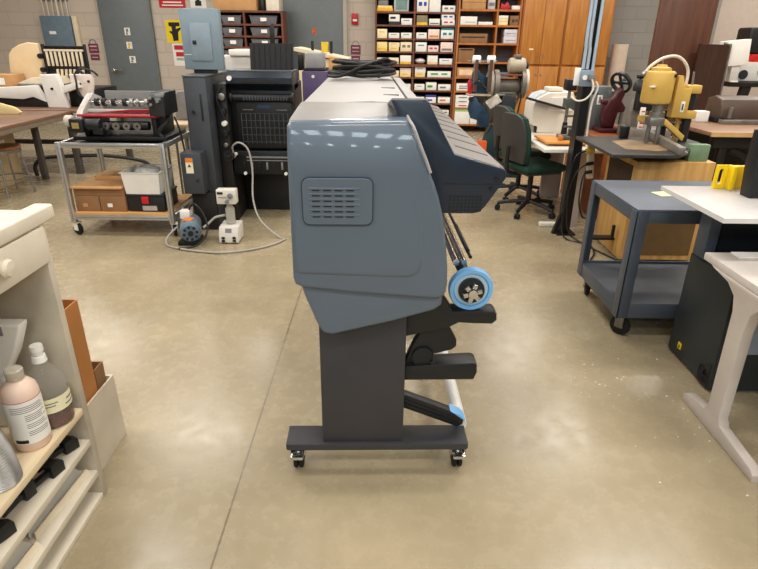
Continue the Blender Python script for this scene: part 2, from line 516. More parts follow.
low = [(-0.254, 0.86), (-0.238, 0.80), (-0.206, 0.712), (-0.194, 0.682), (-0.178, 0.662), (-0.15, 0.656), (0.05, 0.706), (0.18, 0.746), (0.204, 0.765), (0.208, 0.86)]
P.part('lower_cover', MB().prism(low, 'y', 0.022, 0.33, 0.012, 3, True), PANEL)
# vent hatch: recessed dark outline, plate, six louvre rows
def rrect(x0, x1, z0, z1, r, n=5):
    pts = []
    for cx, cz, a0 in ((x1 - r, z1 - r, 0), (x0 + r, z1 - r, 90), (x0 + r, z0 + r, 180), (x1 - r, z0 + r, 270)):
        for k in range(n + 1):
            a = R(a0 + 90 * k / n)
            pts.append((cx + r * math.cos(a), cz + r * math.sin(a)))
    return pts
hp = rrect(-0.228, -0.020, 1.045, 1.188, 0.022)
gasket = P.part('vent_hatch', MB().prism(hp, 'y', -0.0108, -0.004), NAVY, cover)
mb = MB().prism(rrect(-0.2255, -0.0225, 1.0475, 1.1855, 0.020), 'y', -0.0125, -0.005, 0.001, 1, True)
P.part('hatch_plate', mb, PANEL, cover)
mb = MB(); mg = MB()
for r_ in range(6):
    z = 1.074 + r_ * 0.0158
    mb.box(-0.208, -0.060, -0.0145, -0.010, z - 0.0005, z + 0.0055, 0.0012)
    for k in range(4):
        x = -0.198 + k * 0.033
        mg.box(x, x + 0.023, -0.0137, -0.0085, z - 0.0045, z - 0.0005)
P.part('louvre', mb, PANEL, cover)
P.part('vent_slot', mg, BLACK, cover)
# end cap and long top
P.part('end_cap', MB().prism([(0.03, 1.33), (0.06, 1.342), (0.30, 1.353), (0.385, 1.356), (0.385, 1.28), (0.03, 1.28)], 'x', -0.262, 0.070, 0.006, 2), SILVERD)
P.part('trim_strip', MB().tube([(0.075, 0.36, 1.362), (0.078, 0.15, 1.352), (0.082, 0.04, 1.342), (0.093, 0.010, 1.325), (0.112, 0.004, 1.28), (0.131, 0.002, 1.236), (0.145, 0.001, 1.20)], 0.0045, 8, 5), SILVER)
LEN = 1.85
top = P.part('top_cover', MB().prism([(-0.262, 1.22), (-0.262, 1.345), (-0.256, 1.351), (-0.022, 1.359), (0.098, 1.354), (0.155, 1.350), (0.185, 1.30), (0.20, 1.22)], 'y', 0.387, LEN), SILVER)
for gx in ((0.104, 0.112, 0.46, LEN - 0.02, 1.35, 1.3555), (0.025, 0.085, 0.66, 0.672, 1.35, 1.3578), (0.025, 0.085, 1.0, 1.015, 1.35, 1.3578)):
    P.part('groove', MB().box(*gx), INK, top)
P.part('rear_body', MB().box(-0.258, 0.19, 0.33, LEN - 0.01, 0.80, 1.24, 0.008), PANEL)
# front visor over the print zone
vis = [(0.03, 1.392), (0.052, 1.3935), (0.118, 1.3925), (0.141, 1.388), (0.183, 1.31), (0.225, 1.238), (0.379, 1.195), (0.386, 1.186), (0.387, 1.165), (0.362, 1.125), (0.330, 1.075), (0.313, 1.058), (0.295, 1.054), (0.10, 1.054), (0.10, 1.25)]
vm = MB().prism(vis, 'y', 0.085, 0.40, 0.005, 2, True)
for v in vm.bm.verts:
    if v.co.z > 1.3 and v.co.y > 0.3: v.co.z -= 0.045
V = P.part('front_visor', vm, NAVY)
P.part('visor_cap', MB().prism([(0.088, 1.392), (0.40, 1.350), (0.40, 1.353), (0.088, 1.397)], 'x', 0.032, 0.138, 0.0005, 1), SILVER, V)
rv = [(0.14, 1.33), (0.20, 1.282), (0.2265, 1.2395), (0.3795, 1.1965), (0.384, 1.19), (0.37, 1.15), (0.313, 1.06), (0.15, 1.06)]
ribbed = P.part('visor_lid', MB().prism(rv, 'y', 0.10, LEN - 0.05, 0.002, 1), RIBG, V)
for k in range(8):
    y = 0.26 + k * 0.19
    a = math.atan2(1.1965 - 1.2395, 0.3795 - 0.2265)
    P.part('lid_groove', MB().box(0.25, 0.365, y, y + 0.022, 1.2155, 1.2185, 0.001, rot=(0, -a, 0)), M('visor_grey_dark', (84, 82, 80), 0.45, 0.1, 0.03), ribbed)
P.part('seam', MB().box(0.195, 0.386, 0.083, 0.09, 1.148, 1.1505), INK, V)
mb = MB()
for r_ in range(5):
    for k in range(9):
        mb.box(0.215 + k * 0.012, 0.223 + k * 0.012, 0.0838, 0.09, 1.062 + r_ * 0.011, 1.068 + r_ * 0.011)
P.part('vent_grid', mb, BLACK, V)
for sx, sz in ((0.358, 1.166), (0.345, 1.135)):
    P.part('screw', MB().cyl((sx, 0.08, sz), (sx, 0.09, sz), 0.006), BLACK, V)
# stand: leg columns, foot bars, cross beam
for y, nm in ((0.105, 'leg'), (1.55, 'leg')):
    P.part(nm, MB().box(-0.203, 0.100, y, y + 0.10, 0.1485, 0.80, 0.004), DKGREY)
    f = P.part('foot', MB().prism([(-0.341, 0.150), (-0.341, 0.128), (-0.335, 0.1215), (0.343, 0.1215), (0.349, 0.128), (0.349, 0.150)], 'y', y - 0.015, y + 0.10, 0.003, 2), DKGREY)
    for x in (-0.303, 0.320):
        k = P.part('caster', MB().box(x - 0.028, x + 0.028, y + 0.01, y + 0.07, 0.108, 0.122, 0.003)
                   .cyl((x, y + 0.04, 0.075), (x, y + 0.04, 0.115), 0.02)
                   .prism([(y + 0.0, 0.09), (y + 0.02, 0.105), (y + 0.075, 0.095), (y + 0.07, 0.04), (y + 0.05, 0.03)], 'x', x - 0.026, x - 0.021)
                   .prism([(y + 0.0, 0.09), (y + 0.02, 0.105), (y + 0.075, 0.095), (y + 0.07, 0.04), (y + 0.05, 0.03)], 'x', x + 0.021, x + 0.026)
                   .box(x - 0.024, x + 0.024, y - 0.02, y + 0.02, 0.078, 0.092, 0.003), CHROME, f)
        P.part('wheel', MB().cyl((x - 0.019, y + 0.045, 0.037), (x - 0.003, y + 0.045, 0.037), 0.037, bev=0.006).cyl((x + 0.003, y + 0.045, 0.037), (x + 0.019, y + 0.045, 0.037), 0.037, bev=0.006), RUBBER, k)
P.part('cross_beam', MB().box(-0.08, 0.02, 0.2, 1.56, 0.45, 0.58, 0.006), DKGREY)
# media arms at the front
P.part('spindle_arm', MB().prism([(0.09, 0.66), (0.09, 0.78), (0.20, 0.78), (0.26, 0.69), (0.405, 0.69), (0.416, 0.68), (0.418, 0.655), (0.404, 0.640), (0.33, 0.642), (0.285, 0.645), (0.25, 0.626), (0.17, 0.608), (0.09, 0.588)], 'y', 0.13, 0.20, 0.006, 2), BLACK)
P.part('take_up_bracket', MB().prism([(0.165, 0.62), (0.18, 0.64), (0.252, 0.626), (0.286, 0.562), (0.286, 0.538), (0.27, 0.524), (0.20, 0.505), (0.17, 0.48), (0.14, 0.45), (0.10, 0.45), (0.10, 0.47), (0.13, 0.55)], 'y', 0.15, 0.19, 0.006, 2), BLACK)
P.part('take_up_arm', MB().prism([(0.10, 0.408), (0.10, 0.468), (0.19, 0.473), (0.352, 0.482), (0.363, 0.474), (0.366, 0.44), (0.356, 0.41)], 'y', 0.13, 0.21, 0.006, 2), BLACK)
P.part('pivot', MB().cyl((0.165, 0.138, 0.50), (0.165, 0.16, 0.50), 0.04, bev=0.004).cyl((0.20, 0.13, 0.482), (0.20, 0.16, 0.482), 0.008), BLKMET)
br = P.part('brace', MB().prism([(0.09, 0.262), (0.09, 0.325), (0.30, 0.236), (0.325, 0.225), (0.343, 0.205), (0.338, 0.176), (0.315, 0.166)], 'y', 0.17, 0.21, 0.006, 2)
            .prism([(0.10, 0.296), (0.10, 0.302), (0.315, 0.209), (0.313, 0.203)], 'y', 0.166, 0.19).prism([(0.10, 0.278), (0.10, 0.284), (0.315, 0.189), (0.313, 0.183)], 'y', 0.166, 0.19), BLACK)
P.part('brace_tip', MB().prism([(0.285, 0.2445), (0.30, 0.239), (0.325, 0.228), (0.345, 0.206), (0.343, 0.196), (0.335, 0.205), (0.316, 0.220)], 'y', 0.164, 0.214, 0.002, 1), BLUEP, br)
# spindle with blue stop disc, roller rods and the low media diverter tube
disc = P.part('spindle_disc', MB().lathe([(0.040, 0.158), (0.058, 0.152), (0.062, 0.142), (0.074, 0.142), (0.077, 0.15), (0.077, 0.170), (0.070, 0.178), (0.040, 0.178), (0.040, 0.158)], (0.322, 0, 0.765), 'y', 40), BLUEP)
hub = MB().lathe([(0.0, 0.128), (0.018, 0.126), (0.022, 0.133), (0.045, 0.136), (0.046, 0.19), (0.0, 0.19)], (0.322, 0, 0.765), 'y', 28)
P.part('hub', hub, BLACK, disc)
P.part('inner_face', MB().lathe([(0.042, 0.150), (0.058, 0.1495), (0.058, 0.156), (0.042, 0.156), (0.042, 0.150)], (0.322, 0, 0.765), 'y', 40), M('spindle_pale_blue', (178, 208, 226), 0.4, 0, 0.02), disc)
mb = MB()
for k in range(6):
    a = R(60 * k + 15)
    cx, cz = 0.322 + 0.025 * math.cos(a), 0.765 + 0.025 * math.sin(a)
    mb.box(cx - 0.008, cx + 0.008, 0.112, 0.142, cz - 0.008, cz + 0.008, 0.002, rot=(0, -a, 0))
mb.cyl((0.322, 0.105, 0.765), (0.322, 0.14, 0.765), 0.016)
P.part('chuck', mb, CHROME, disc)
P.part('spindle_rod', MB().cyl((0.322, 0.19, 0.765), (0.322, 1.6, 0.765), 0.022), BLKMET)
P.part('platen_rod', MB().cyl((0.300, 0.2, 0.845), (0.300, 1.65, 0.845), 0.010).cyl((0.272, 0.2, 0.845), (0.272, 1.65, 0.845), 0.012), CHROME)
P.part('edge_rail', MB().box(0.325, 0.338, 0.30, 0.62, 0.84, 0.856, 0.003).cyl((0.331, 0.25, 0.846), (0.331, 1.65, 0.846), 0.006), BLKMET)
P.part('diverter_tube', MB().cyl((0.335, 0.20, 0.155), (0.335, 1.58, 0.155), 0.026), WHITE)
P.part('diverter_arm', MB().prism([(0.09, 0.262), (0.09, 0.325), (0.343, 0.205), (0.338, 0.13), (0.315, 0.13)], 'y', 1.58, 1.62, 0.006, 2), BLACK)

# coil of black cable lying on the far end of the printer
mb = MB()
rnd = random.Random(4)
ca = Matrix.Rotation(R(1.5), 3, 'Z')
for k in range(9):
    a0 = rnd.uniform(0, 6.28)
    rx, ry = rnd.uniform(0.11, 0.175), rnd.uniform(0.09, 0.15)
    cx, cy = rnd.uniform(-0.02, 0.02), rnd.uniform(-0.02, 0.02)
    pts = []
    for i in range(9):
        a = a0 + 2 * math.pi * i / 9
        q = Vector((-0.065 + cx + rx * math.cos(a), 1.60 + cy + ry * math.sin(a), 1.378 + 0.0085 * k + 0.006 * math.sin(2 * a + k)))
        pts.append(q)
    mb.tube(pts, 0.008, 7, 4, True)
mb.tube([(-0.24, 1.5, 1.376), (-0.17, 1.44, 1.38), (-0.05, 1.45, 1.43), (0.06, 1.52, 1.46), (0.10, 1.62, 1.43)], 0.008, 7, 5)
mb.turn(R(1.5), 'Z')
mb.shift((0, 1.6, 0))
t = Thing('cable_coil', 'coil of black cable lying on top of the printer', 'cable', (-0.1, 3.2, 1.360))
t.part('cable', mb, M('cable_black', (14, 14, 15), 0.5))
t.part('tag', MB().box(-0.10, -0.02, 3.065, 3.069, 1.366, 1.384, 0.001), LABELW)

# ------------------------------------------------------------------ white shelving cabinet in the left foreground
OLDW = M('old_white_paint', (216, 206, 186), 0.5, 0, 0.06, 5, 0.1, bscale=60)
OLDWI = M('worn_white_paint', (196, 186, 168), 0.55, 0, 0.15, 4, 0.1, bscale=60)
t = Thing('shelf_cabinet', 'old white wooden shelf cabinet with a drawer in the left foreground', 'cabinet', (-1.3, 1.1, 0))
ST = t
t.part('side_panel', MB().box(-1.60, -1.00, 1.562, 1.590, 0, 1.045, 0.002), OLDWI)
t.part('side_panel', MB().box(-1.60, -1.00, 0.60, 0.628, 0, 1.045, 0.002), OLDWI)
t.part('back_panel', MB().box(-1.62, -1.60, 0.60, 1.590, 0, 1.045), OLDWI)
top_ = t.part('top_board', MB().prism([(-1.64, 0.58), (-1.02, 0.58), (-1.02, 1.63), (-1.20, 1.64), (-1.64, 1.78)], 'z', 1.045, 1.066, 0.004), M('top_birch', (232, 214, 180), 0.5, 0, 0.04))
t.part('edge_strip', MB().box(-1.05, -0.992, 0.58, 1.645, 1.040, 1.086, 0.008, seg=3), OLDW, top_)
dr = t.part('drawer', MB().box(-1.05, -0.994, 0.64, 1.575, 0.925, 1.036, 0.004), OLDW)
t.part('knob', MB().lathe([(0.014, -0.996), (0.013, -0.986), (0.023, -0.981), (0.026, -0.973), (0.021, -0.963), (0.0, -0.960)], (0, 1.352, 0.99), 'x', 20), OLDW, dr)
SHZ = [(0.370, 0.395), (0.238, 0.263), (0.101, 0.126), (0.0, 0.022)]
for a, b in SHZ:
    t.part('shelf', MB().box(-1.60, -1.002, 0.628, 1.562, a, b, 0.002), wood('shelf_birch', (220, 203, 170), (204, 182, 146), 0.5, 'y') if a > 0.3 else OLDW)

# things on the main shelf
def bottle_marks(cx, cy, r, z0, rows, a0=-70, a1=20):
    mb = MB()
    for z, h, f0, f1 in rows:
        n = 26
        A0 = R(a0 + (a1 - a0) * f0); A1 = R(a0 + (a1 - a0) * f1)
        prev = None
        for k in range(n + 1):
            a = A0 + (A1 - A0) * k / n
            p = (cx + r * math.cos(a), cy + r * math.sin(a))
            v = (mb.bm.verts.new((p[0], p[1], z0 + z)), mb.bm.verts.new((p[0], p[1], z0 + z + h)))
            if prev: mb.bm.faces.new((prev[0], v[0], v[1], prev[1]))
            prev = v
    return mb
SZ = 0.3955
bx, by = -1.064, 1.385
t = Thing('plastic_bottle', 'milky pink plastic bottle with a printed white label and clear cap', 'bottle', (bx, by, SZ))
t.part('body', MB().lathe([(0, SZ), (0.046, SZ), (0.051, SZ + 0.008), (0.051, SZ + 0.185), (0.047, SZ + 0.205), (0.034, SZ + 0.222), (0.020, SZ + 0.230), (0.019, SZ + 0.24)], (bx, by, 0), 'z', 32), M('milky_pink', (226, 198, 180), 0.4, 0, 0.02))
lb = t.part('label_wrap', bottle_marks(bx, by, 0.0516, SZ, [(0.03, 0.145, 0, 1)], -130, 60), LABELW)
rows = []
rq = random.Random(3)
for k in range(17):
    z = 0.158 - k * 0.0062
    if k in (4, 9, 13): continue
    rows.append((z, 0.0022, 0.12 if k < 4 else 0.40, rq.uniform(0.80, 0.95)))
t.part('small_print', bottle_marks(bx, by, 0.0519, SZ, rows, -115, 25), INKG, lb)
t.part('bar_code', bottle_marks(bx, by, 0.052, SZ, [(0.034, 0.012, 0.05, 0.35)], -115, 25), INK, lb)
t.part('red_line', bottle_marks(bx, by, 0.052, SZ, [(0.175, 0.002, 0, 1)], -130, 60), INKR, lb)
t.part('cap', MB().lathe([(0.019, SZ + 0.232), (0.024, SZ + 0.234), (0.025, SZ + 0.262), (0.022, SZ + 0.266), (0, SZ + 0.266)], (bx, by, 0), 'z', 20), M('clear_cap', (214, 206, 188), 0.2, 0, 0.1, 40, trans=0.3))
gx, gy = -1.058, 1.497
t = Thing('glass_jug', 'clear glass jug with pale label and dark liquid in the bottom', 'jug', (gx, gy, SZ))
t.part('glass', MB().lathe([(0, SZ), (0.056, SZ + 0.001), (0.060, SZ + 0.01), (0.060, SZ + 0.11), (0.056, SZ + 0.15), (0.040, SZ + 0.19), (0.020, SZ + 0.215), (0.016, SZ + 0.232), (0.016, SZ + 0.255)], (gx, gy, 0), 'z', 32), M('jug_glass', (240, 240, 232), 0.05, 0, 0.01, alpha=0.08))
t.part('liquid', MB().lathe([(0, SZ + 0.003), (0.0585, SZ + 0.006), (0.0585, SZ + 0.046), (0.0, SZ + 0.046)], (gx, gy, 0), 'z', 32), M('dark_liquid', (84, 44, 36), 0.15))
lb = t.part('label_wrap', bottle_marks(gx, gy, 0.0606, SZ, [(0.062, 0.052, 0, 1)], -100, 60), M('label_cream', (232, 226, 188), 0.6, 0, 0.03))
t.part('print', bottle_marks(gx, gy, 0.061, SZ, [(0.095, 0.004, 0.1, 0.45), (0.085, 0.004, 0.15, 0.4), (0.09, 0.006, 0.65, 0.9), (0.074, 0.005, 0.6, 0.9)], -100, 40), INKG, lb)
t.part('neck_label', MB().lathe([(0.0165, SZ + 0.222), (0.022, SZ + 0.224), (0.0195, SZ + 0.245), (0.0165, SZ + 0.246)], (gx, gy, 0), 'z', 20), LABELW)
t.part('cap', MB().lathe([(0.0165, SZ + 0.250), (0.016, SZ + 0.258), (0.019, SZ + 0.262), (0.018, SZ + 0.28), (0, SZ + 0.28)], (gx, gy, 0), 'z', 18), WHITE)
# tall white moulded piece at the left with a flared top
t = Thing('moulded_part', 'white moulded plastic piece with a flared top standing behind the pink bottle', 'plastic part', (-1.20, 1.42, SZ))
t.part('body', MB().prism([(-1.30, SZ), (-1.168, SZ), (-1.155, SZ + 0.18), (-1.10, SZ + 0.27), (-1.062, SZ + 0.36), (-1.062, SZ + 0.372), (-1.30, SZ + 0.372)], 'y', 1.455, 1.50, 0.008, 3), WHITE)
t.part('slot', MB().box(-1.128, -1.116, 1.452, 1.456, SZ + 0.335, SZ + 0.365, 0.001), INKG)
t.part('screw_hole', MB().cyl((-1.16, 1.4535, SZ + 0.26), (-1.16, 1.456, SZ + 0.26), 0.006), INK)
# corrugated silver hose end standing on the shelf
px, py = -1.062, 1.215
prof = [(0.0, SZ + 0.001)]
for k in range(24):
    z = SZ + 0.001 + 0.0078 * k
    prof += [(0.052, z), (0.056, z + 0.0039)]
prof += [(0.046, SZ + 0.19), (0.0, SZ + 0.19)]
mb = MB().lathe(prof, (px, py, 0), 'z', 32)
for v in mb.bm.verts:
    v.co.x -= (v.co.z - SZ) ** 2 * 1.0
single('flexible_duct', 'corrugated silver flexible duct standing at the left end of the shelf', 'duct', mb, STEEL, (px, py, SZ))
# dark clamps and folders on the lower shelves
for k, (y0, x0, ln, rz, lab) in enumerate(((1.53, -1.03, 0.24, 62, 'black bar clamp at the far end of the second shelf'), (1.50, -1.12, 0.24, 70, 'black bar clamp lying behind the far end clamp'), (1.42, -1.025, 0.22, 74, 'black bar clamp at the front edge in the middle of the second shelf'), (1.17, -1.03, 0.24, 66, 'black bar clamp at the near end of the second shelf'))):
    z = 0.2635
    t = Thing('bar_clamp', lab, 'clamp', (x0, y0, z), R(rz), group='clamps on the cabinet shelf', local=True)
    t.part('bar', MB().box(-ln, -0.01, -0.009, 0.009, 0.012, 0.03, 0.002), BLKMET)
    t.part('jaw', MB().prism([(-0.05, 0), (0, 0), (0, 0.035), (-0.02, 0.05), (-0.05, 0.045)], 'y', -0.018, 0.018, 0.005, 2), BLACK)
    t.part('slide', MB().box(-0.15, -0.11, -0.016, 0.016, 0.0, 0.055, 0.004), BLACK)
    t.part('handle', MB().cyl((-ln * 0.72, 0, 0.022), (-ln, 0, 0.02), 0.012, 0.018, 12), BLACK)
FOLD = M('envelope_cream', (226, 212, 184), 0.6, 0, 0.05)
PLAS = M('clear_sleeve', (216, 212, 200), 0.25, 0, 0.05, trans=0.25)
ENV = ['cream envelope standing foremost on the far half of the third shelf', 'clear sleeve standing behind the foremost envelope on the far half', 'cream envelope standing rearmost on the far half of the third shelf',
       'cream envelope standing foremost on the near half of the third shelf', 'clear sleeve standing behind the foremost envelope on the near half', 'cream envelope standing rearmost on the near half of the third shelf']
for k in range(6):
    y1 = 1.545 if k < 3 else 1.235
    j = k % 3
    x0 = -1.016 - 0.020 * j
    mb = MB().prism([(y1 - 0.29, 0.1265), (y1, 0.1265), (y1 - 0.004 - 0.02 * j, 0.148 + 0.024 * j), (y1 - 0.28 + 0.01 * j, 0.145 + 0.024 * j)], 'x', x0 - 0.004, x0)
    for v in mb.bm.verts:
        v.co.x -= (v.co.z - 0.1265) * 0.45 + (y1 - v.co.y) * 0.10
    single('envelope', ENV[k], 'envelope', mb, PLAS if j == 1 else (FOLD if j == 0 else M('envelope_tan', (206, 170, 120), 0.6, 0, 0.05)), (x0, y1 - 0.15, 0.1265), group='envelopes on the third shelf')
for k, (z, a) in enumerate(((0.1265, 0.0), (0.1345, 0.05), (0.1425, -0.04))):
    mb = MB().box(-1.36, -1.02, 0.64, 0.90, z, z + 0.0075, 0.002)
    mb.turn(a, 'Z', (-1.2, 0.77, 0))
    single('document_pouch', ['lowest cream pouch in the flat pile on the third shelf', 'middle clear pouch in the flat pile on the third shelf', 'topmost cream pouch in the flat pile on the third shelf'][k], 'pouch', mb, (FOLD, PLAS, FOLD)[k], (-1.2, 0.77, z), group='flat pouches on the third shelf')

# white bin with a tall cardboard box behind the cabinet
t = Thing('tapered_bin', 'white open wooden bin standing beside the shelf cabinet', 'bin', (-1.28, 1.75, 0))
o1 = [(1.600, 0.0), (1.925, 0.0), (1.913, 0.300), (1.600, 0.306)]
t.part('front_wall', MB().prism(o1, 'x', -1.078, -1.070, 0.002, 1), OLDW)
t.part('back_wall', MB().prism(o1, 'x', -1.50, -1.492), OLDW)
t.part('end_wall', MB().prism([(1.917, 0.0), (1.925, 0.0), (1.913, 0.300), (1.905, 0.300)], 'x', -1.492, -1.078), OLDW)
t.part('near_wall', MB().box(-1.492, -1.078, 1.600, 1.608, 0, 0.296), OLDW)
t.part('base', MB().box(-1.492, -1.078, 1.608, 1.915, 0, 0.008), OLDW)
TANC = M('tan_cardboard', (186, 124, 66), 0.7, 0, 0.05, 8)
t = Thing('tall_cardboard_box', 'tall open tan cardboard box standing in the white bin', 'box', (-1.2, 1.75, 0.009))
def opentop(t, x0, x1, y0, y1, z0, z1, mat, th=0.004, dz=0.0):
    t.part('wall', MB().box(x0, x1, y0, y0 + th, z0, z1 + dz), mat)
    t.part('wall', MB().box(x0, x1, y1 - th, y1, z0, z1), mat)
    t.part('wall', MB().box(x0, x0 + th, y0 + th, y1 - th, z0, z1), mat)
    t.part('wall', MB().box(x1 - th, x1, y0 + th, y1 - th, z0, z1), mat)
    t.part('base', MB().box(x0 + th, x1 - th, y0 + th, y1 - th, z0, z0 + th), mat)
opentop(t, -1.33, -1.083, 1.685, 1.808, 0.009, 0.685, TANC)
t = Thing('short_cardboard_box', 'short brown cardboard box tucked in the bin beside the tall one', 'box', (-1.2, 1.81, 0.009))
opentop(t, -1.30, -1.085, 1.818, 1.885, 0.009, 0.380, CARDD)

# ------------------------------------------------------------------ left background: tables, folding machine, cart
TABT = wood('table_brown', (124, 92, 72), (104, 76, 58), 0.35, 'y')
TEDGE = M('table_edge_grey', (120, 108, 92), 0.5)
LEGM = M('table_leg_grey', (92, 88, 84), 0.45, 0.3)
t = Thing('work_table', 'brown topped work table with a stool in front at far left', 'table', (-4.6, 5.9, 0))
t.part('top', MB().box(-5.7, -3.55, 5.05, 6.62, 0.735, 0.765, 0.004), TABT)
t.part('edge', MB().box(-5.69, -3.556, 5.056, 6.614, 0.685, 0.745, 0.004), TEDGE)
for x, y in ((-3.95, 6.52), (-5.6, 6.52), (-5.6, 5.15), (-3.95, 5.15)):
    if (x, y) != (-3.95, 5.15):
        t.part('leg', MB().box(x - 0.03, x + 0.03, y - 0.03, y + 0.03, 0, 0.675, 0.004), LEGM)
BEIGE = M('beige_metal', (196, 172, 132), 0.5, 0, 0.03)
t = Thing('pedestal_cabinet', 'beige metal pedestal cabinet under the brown table', 'cabinet', (-4.7, 6.2, 0))
t.part('body', MB().box(-5.3, -4.16, 5.75, 6.45, 0.0, 0.668, 0.006), BEIGE)
t.part('side_label', MB().box(-4.16, -4.157, 6.02, 6.26, 0.47, 0.50), LABELW)
# stool
sx, sy = -3.93, 5.85
t = Thing('round_stool', 'metal stool with round brown wooden seat by the table', 'stool', (sx, sy, 0))
t.part('seat', MB().lathe([(0, 0.47), (0.165, 0.47), (0.172, 0.48), (0.172, 0.497), (0.165, 0.503), (0, 0.505)], (sx, sy, 0), 'z', 32), wood('stool_seat', (150, 100, 66), (126, 82, 54), 0.4, 'x'))
t.part('rim', MB().lathe([(0.16, 0.44), (0.171, 0.44), (0.171, 0.47), (0.16, 0.47), (0.16, 0.44)], (sx, sy, 0), 'z', 32), STEEL)
for k in range(4):
    a = R(20 + 90 * k)
    t.part('leg', MB().tube([(sx + 0.15 * math.cos(a), sy + 0.15 * math.sin(a), 0.46), (sx + 0.21 * math.cos(a), sy + 0.21 * math.sin(a), 0.0)], 0.011, 8, 1), STEEL)
t.part('foot_ring', MB().lathe([(0.185, 0.165), (0.203, 0.165), (0.203, 0.18), (0.185, 0.18), (0.185, 0.165)], (sx, sy, 0), 'z', 32), STEEL)
single('floor_pipe', 'black bent pipe running along the floor under the brown table', 'pipe', MB().tube([(-4.10, 6.62, 0.012), (-4.12, 6.64, 0.12), (-4.06, 6.70, 0.20), (-3.9, 6.78, 0.215), (-3.4, 6.95, 0.20), (-3.0, 7.05, 0.12), (-2.9, 7.08, 0.012)], 0.022, 10, 5), BLKMET, (-3.6, 6.8, 0))

# table behind, carrying the paper folding machine
t = Thing('folder_table', 'brown topped table carrying the cream folding machine', 'table', (-4.6, 7.35, 0))
t.part('top', MB().box(-6.2, -3.40, 6.75, 7.95, 0.73, 0.76, 0.004), TABT)
for x, y in ((-3.70, 6.85), (-3.50, 7.85), (-6.1, 6.85), (-6.1, 7.85)):
    t.part('leg', MB().box(x - 0.035, x + 0.035, y - 0.035, y + 0.035, 0, 0.73, 0.004), LEGM)
t.part('stretcher', MB().box(-6.07, -3.84, 7.83, 7.87, 0.18, 0.24), LEGM)
Z0 = 0.7605
FM = Thing('folding_machine', 'cream paper folding machine with slatted feed rack and black cables', 'machine', (-4.4, 7.4, Z0))
FM.part('curved_guard', MB().prism([(-4.66, 0.92), (-4.69, 1.12), (-4.66, 1.33), (-4.60, 1.40), (-4.50, 1.45), (-4.40, 1.475), (-4.27, 1.465), (-4.25, 1.28), (-4.29, 1.10), (-4.32, 0.98)], 'y', 7.50, 7.56, 0.015, 3), M('guard_beige', (226, 200, 160), 0.5, 0, 0.02))
FM.part('paper_tray', MB().prism([(-4.474, 0.926), (-4.128, 0.926), (-3.917, 1.012), (-3.955, 1.099), (-4.272, 1.080), (-4.435, 1.022)], 'y', 7.20, 7.48, 0.01, 2), CREAM)
FM.part('left_panel', MB().prism([(-4.713, 0.869), (-4.713, 0.971), (-4.125, 1.009), (-4.032, 0.822), (-4.172, 0.878), (-4.293, 0.850)], 'y', 7.00, 7.10, 0.012, 2), WHITE)
FM.part('dark_base', MB().prism([(-4.740, Z0), (-4.740, 0.884), (-4.318, 0.846), (-4.186, 0.884), (-4.046, 0.818), (-4.036, Z0)], 'y', 7.04, 7.12, 0.006, 2), BLACK)
FM.part('roller_bed', MB().box(-4.44, -4.05, 7.15, 7.5, 0.78, 0.99, 0.01), BLKMET)
for k in range(4):
    FM.part('roller', MB().cyl((-4.43, 7.2 + 0.08 * k, 1.0), (-4.12, 7.2 + 0.08 * k, 1.0), 0.018), STEEL)
FM.part('upright_panel', MB().prism([(-3.985, Z0), (-4.012, 1.133), (-3.818, 1.142), (-3.799, 1.105), (-3.762, Z0)], 'y', 6.95, 7.05, 0.015, 3), WHITE)
FM.part('knob', MB().cyl((-3.89, 6.935, 0.98), (-3.89, 6.95, 0.98), 0.014), BLACK)
FM.part('cross_bar', MB().prism([(-3.789, 0.925), (-3.789, 1.009), (-3.603, 1.055), (-3.584, 0.990)], 'y', 6.98, 7.12, 0.008, 2), WHITE)
FM.part('right_panel', MB().prism([(-3.718, 1.136), (-3.474, 1.136), (-3.455, 1.089), (-3.502, 0.845), (-3.568, 0.807), (-3.643, 0.967), (-3.700, 1.033)], 'y', 7.05, 7.14, 0.012, 3), M('panel_pinkish_white', (222, 208, 200), 0.45, 0, 0.02))
for x, z in ((-3.60, 1.03), (-3.49, 1.06)):
    FM.part('knob', MB().cyl((x, 7.035, z), (x, 7.05, z), 0.014), BLACK)
FM.part('main_body', MB().box(-3.80, -3.46, 7.12, 7.7, Z0, 0.97, 0.01), BLKMET)
# slatted rack leaning back
rack = FM.part('feed_rack', MB().box(-4.230, -4.200, 7.50, 7.53, 0.92, 1.46, 0.004).box(-3.710, -3.680, 7.50, 7.53, 0.92, 1.46, 0.004).box(-4.200, -3.710, 7.51, 7.525, 1.42, 1.44, 0.003).box(-4.200, -3.710, 7.51, 7.525, 1.17, 1.205, 0.003).box(-4.200, -3.710, 7.525, 7.54, 0.93, 1.43), BLACK)
for k in range(9):
    x = -4.175 + 0.053 * k
    FM.part('slat', MB().box(x - 0.014, x + 0.014, 7.495, 7.515, 1.205, 1.385, 0.003), CREAM, rack)
for k in range(7):
    x = -4.065 + 0.053 * k
    FM.part('slat', MB().prism([(x - 0.014, 1.17), (x + 0.014, 1.17), (x - 0.01, 0.95), (x - 0.038, 0.95)], 'y', 7.47, 7.49, 0.002, 1), CREAM, rack)
FM.part('rack_rail', MB().box(-4.200, -3.710, 7.49, 7.51, 1.375, 1.40, 0.003), CREAM, rack)
for k in range(3):
    FM.part('clamp_knob', MB().cyl((-4.250, 7.46, 1.0 + 0.16 * k), (-4.250, 7.52, 1.0 + 0.16 * k), 0.03), BLACK, rack)
FM.part('cable', MB().tube([(-3.72, 7.2, 1.05), (-3.62, 7.0, 1.14), (-3.58, 6.93, 1.05), (-3.58, 6.93, 0.93), (-3.46, 6.93, 0.83)], 0.012, 8, 5), BLACK)
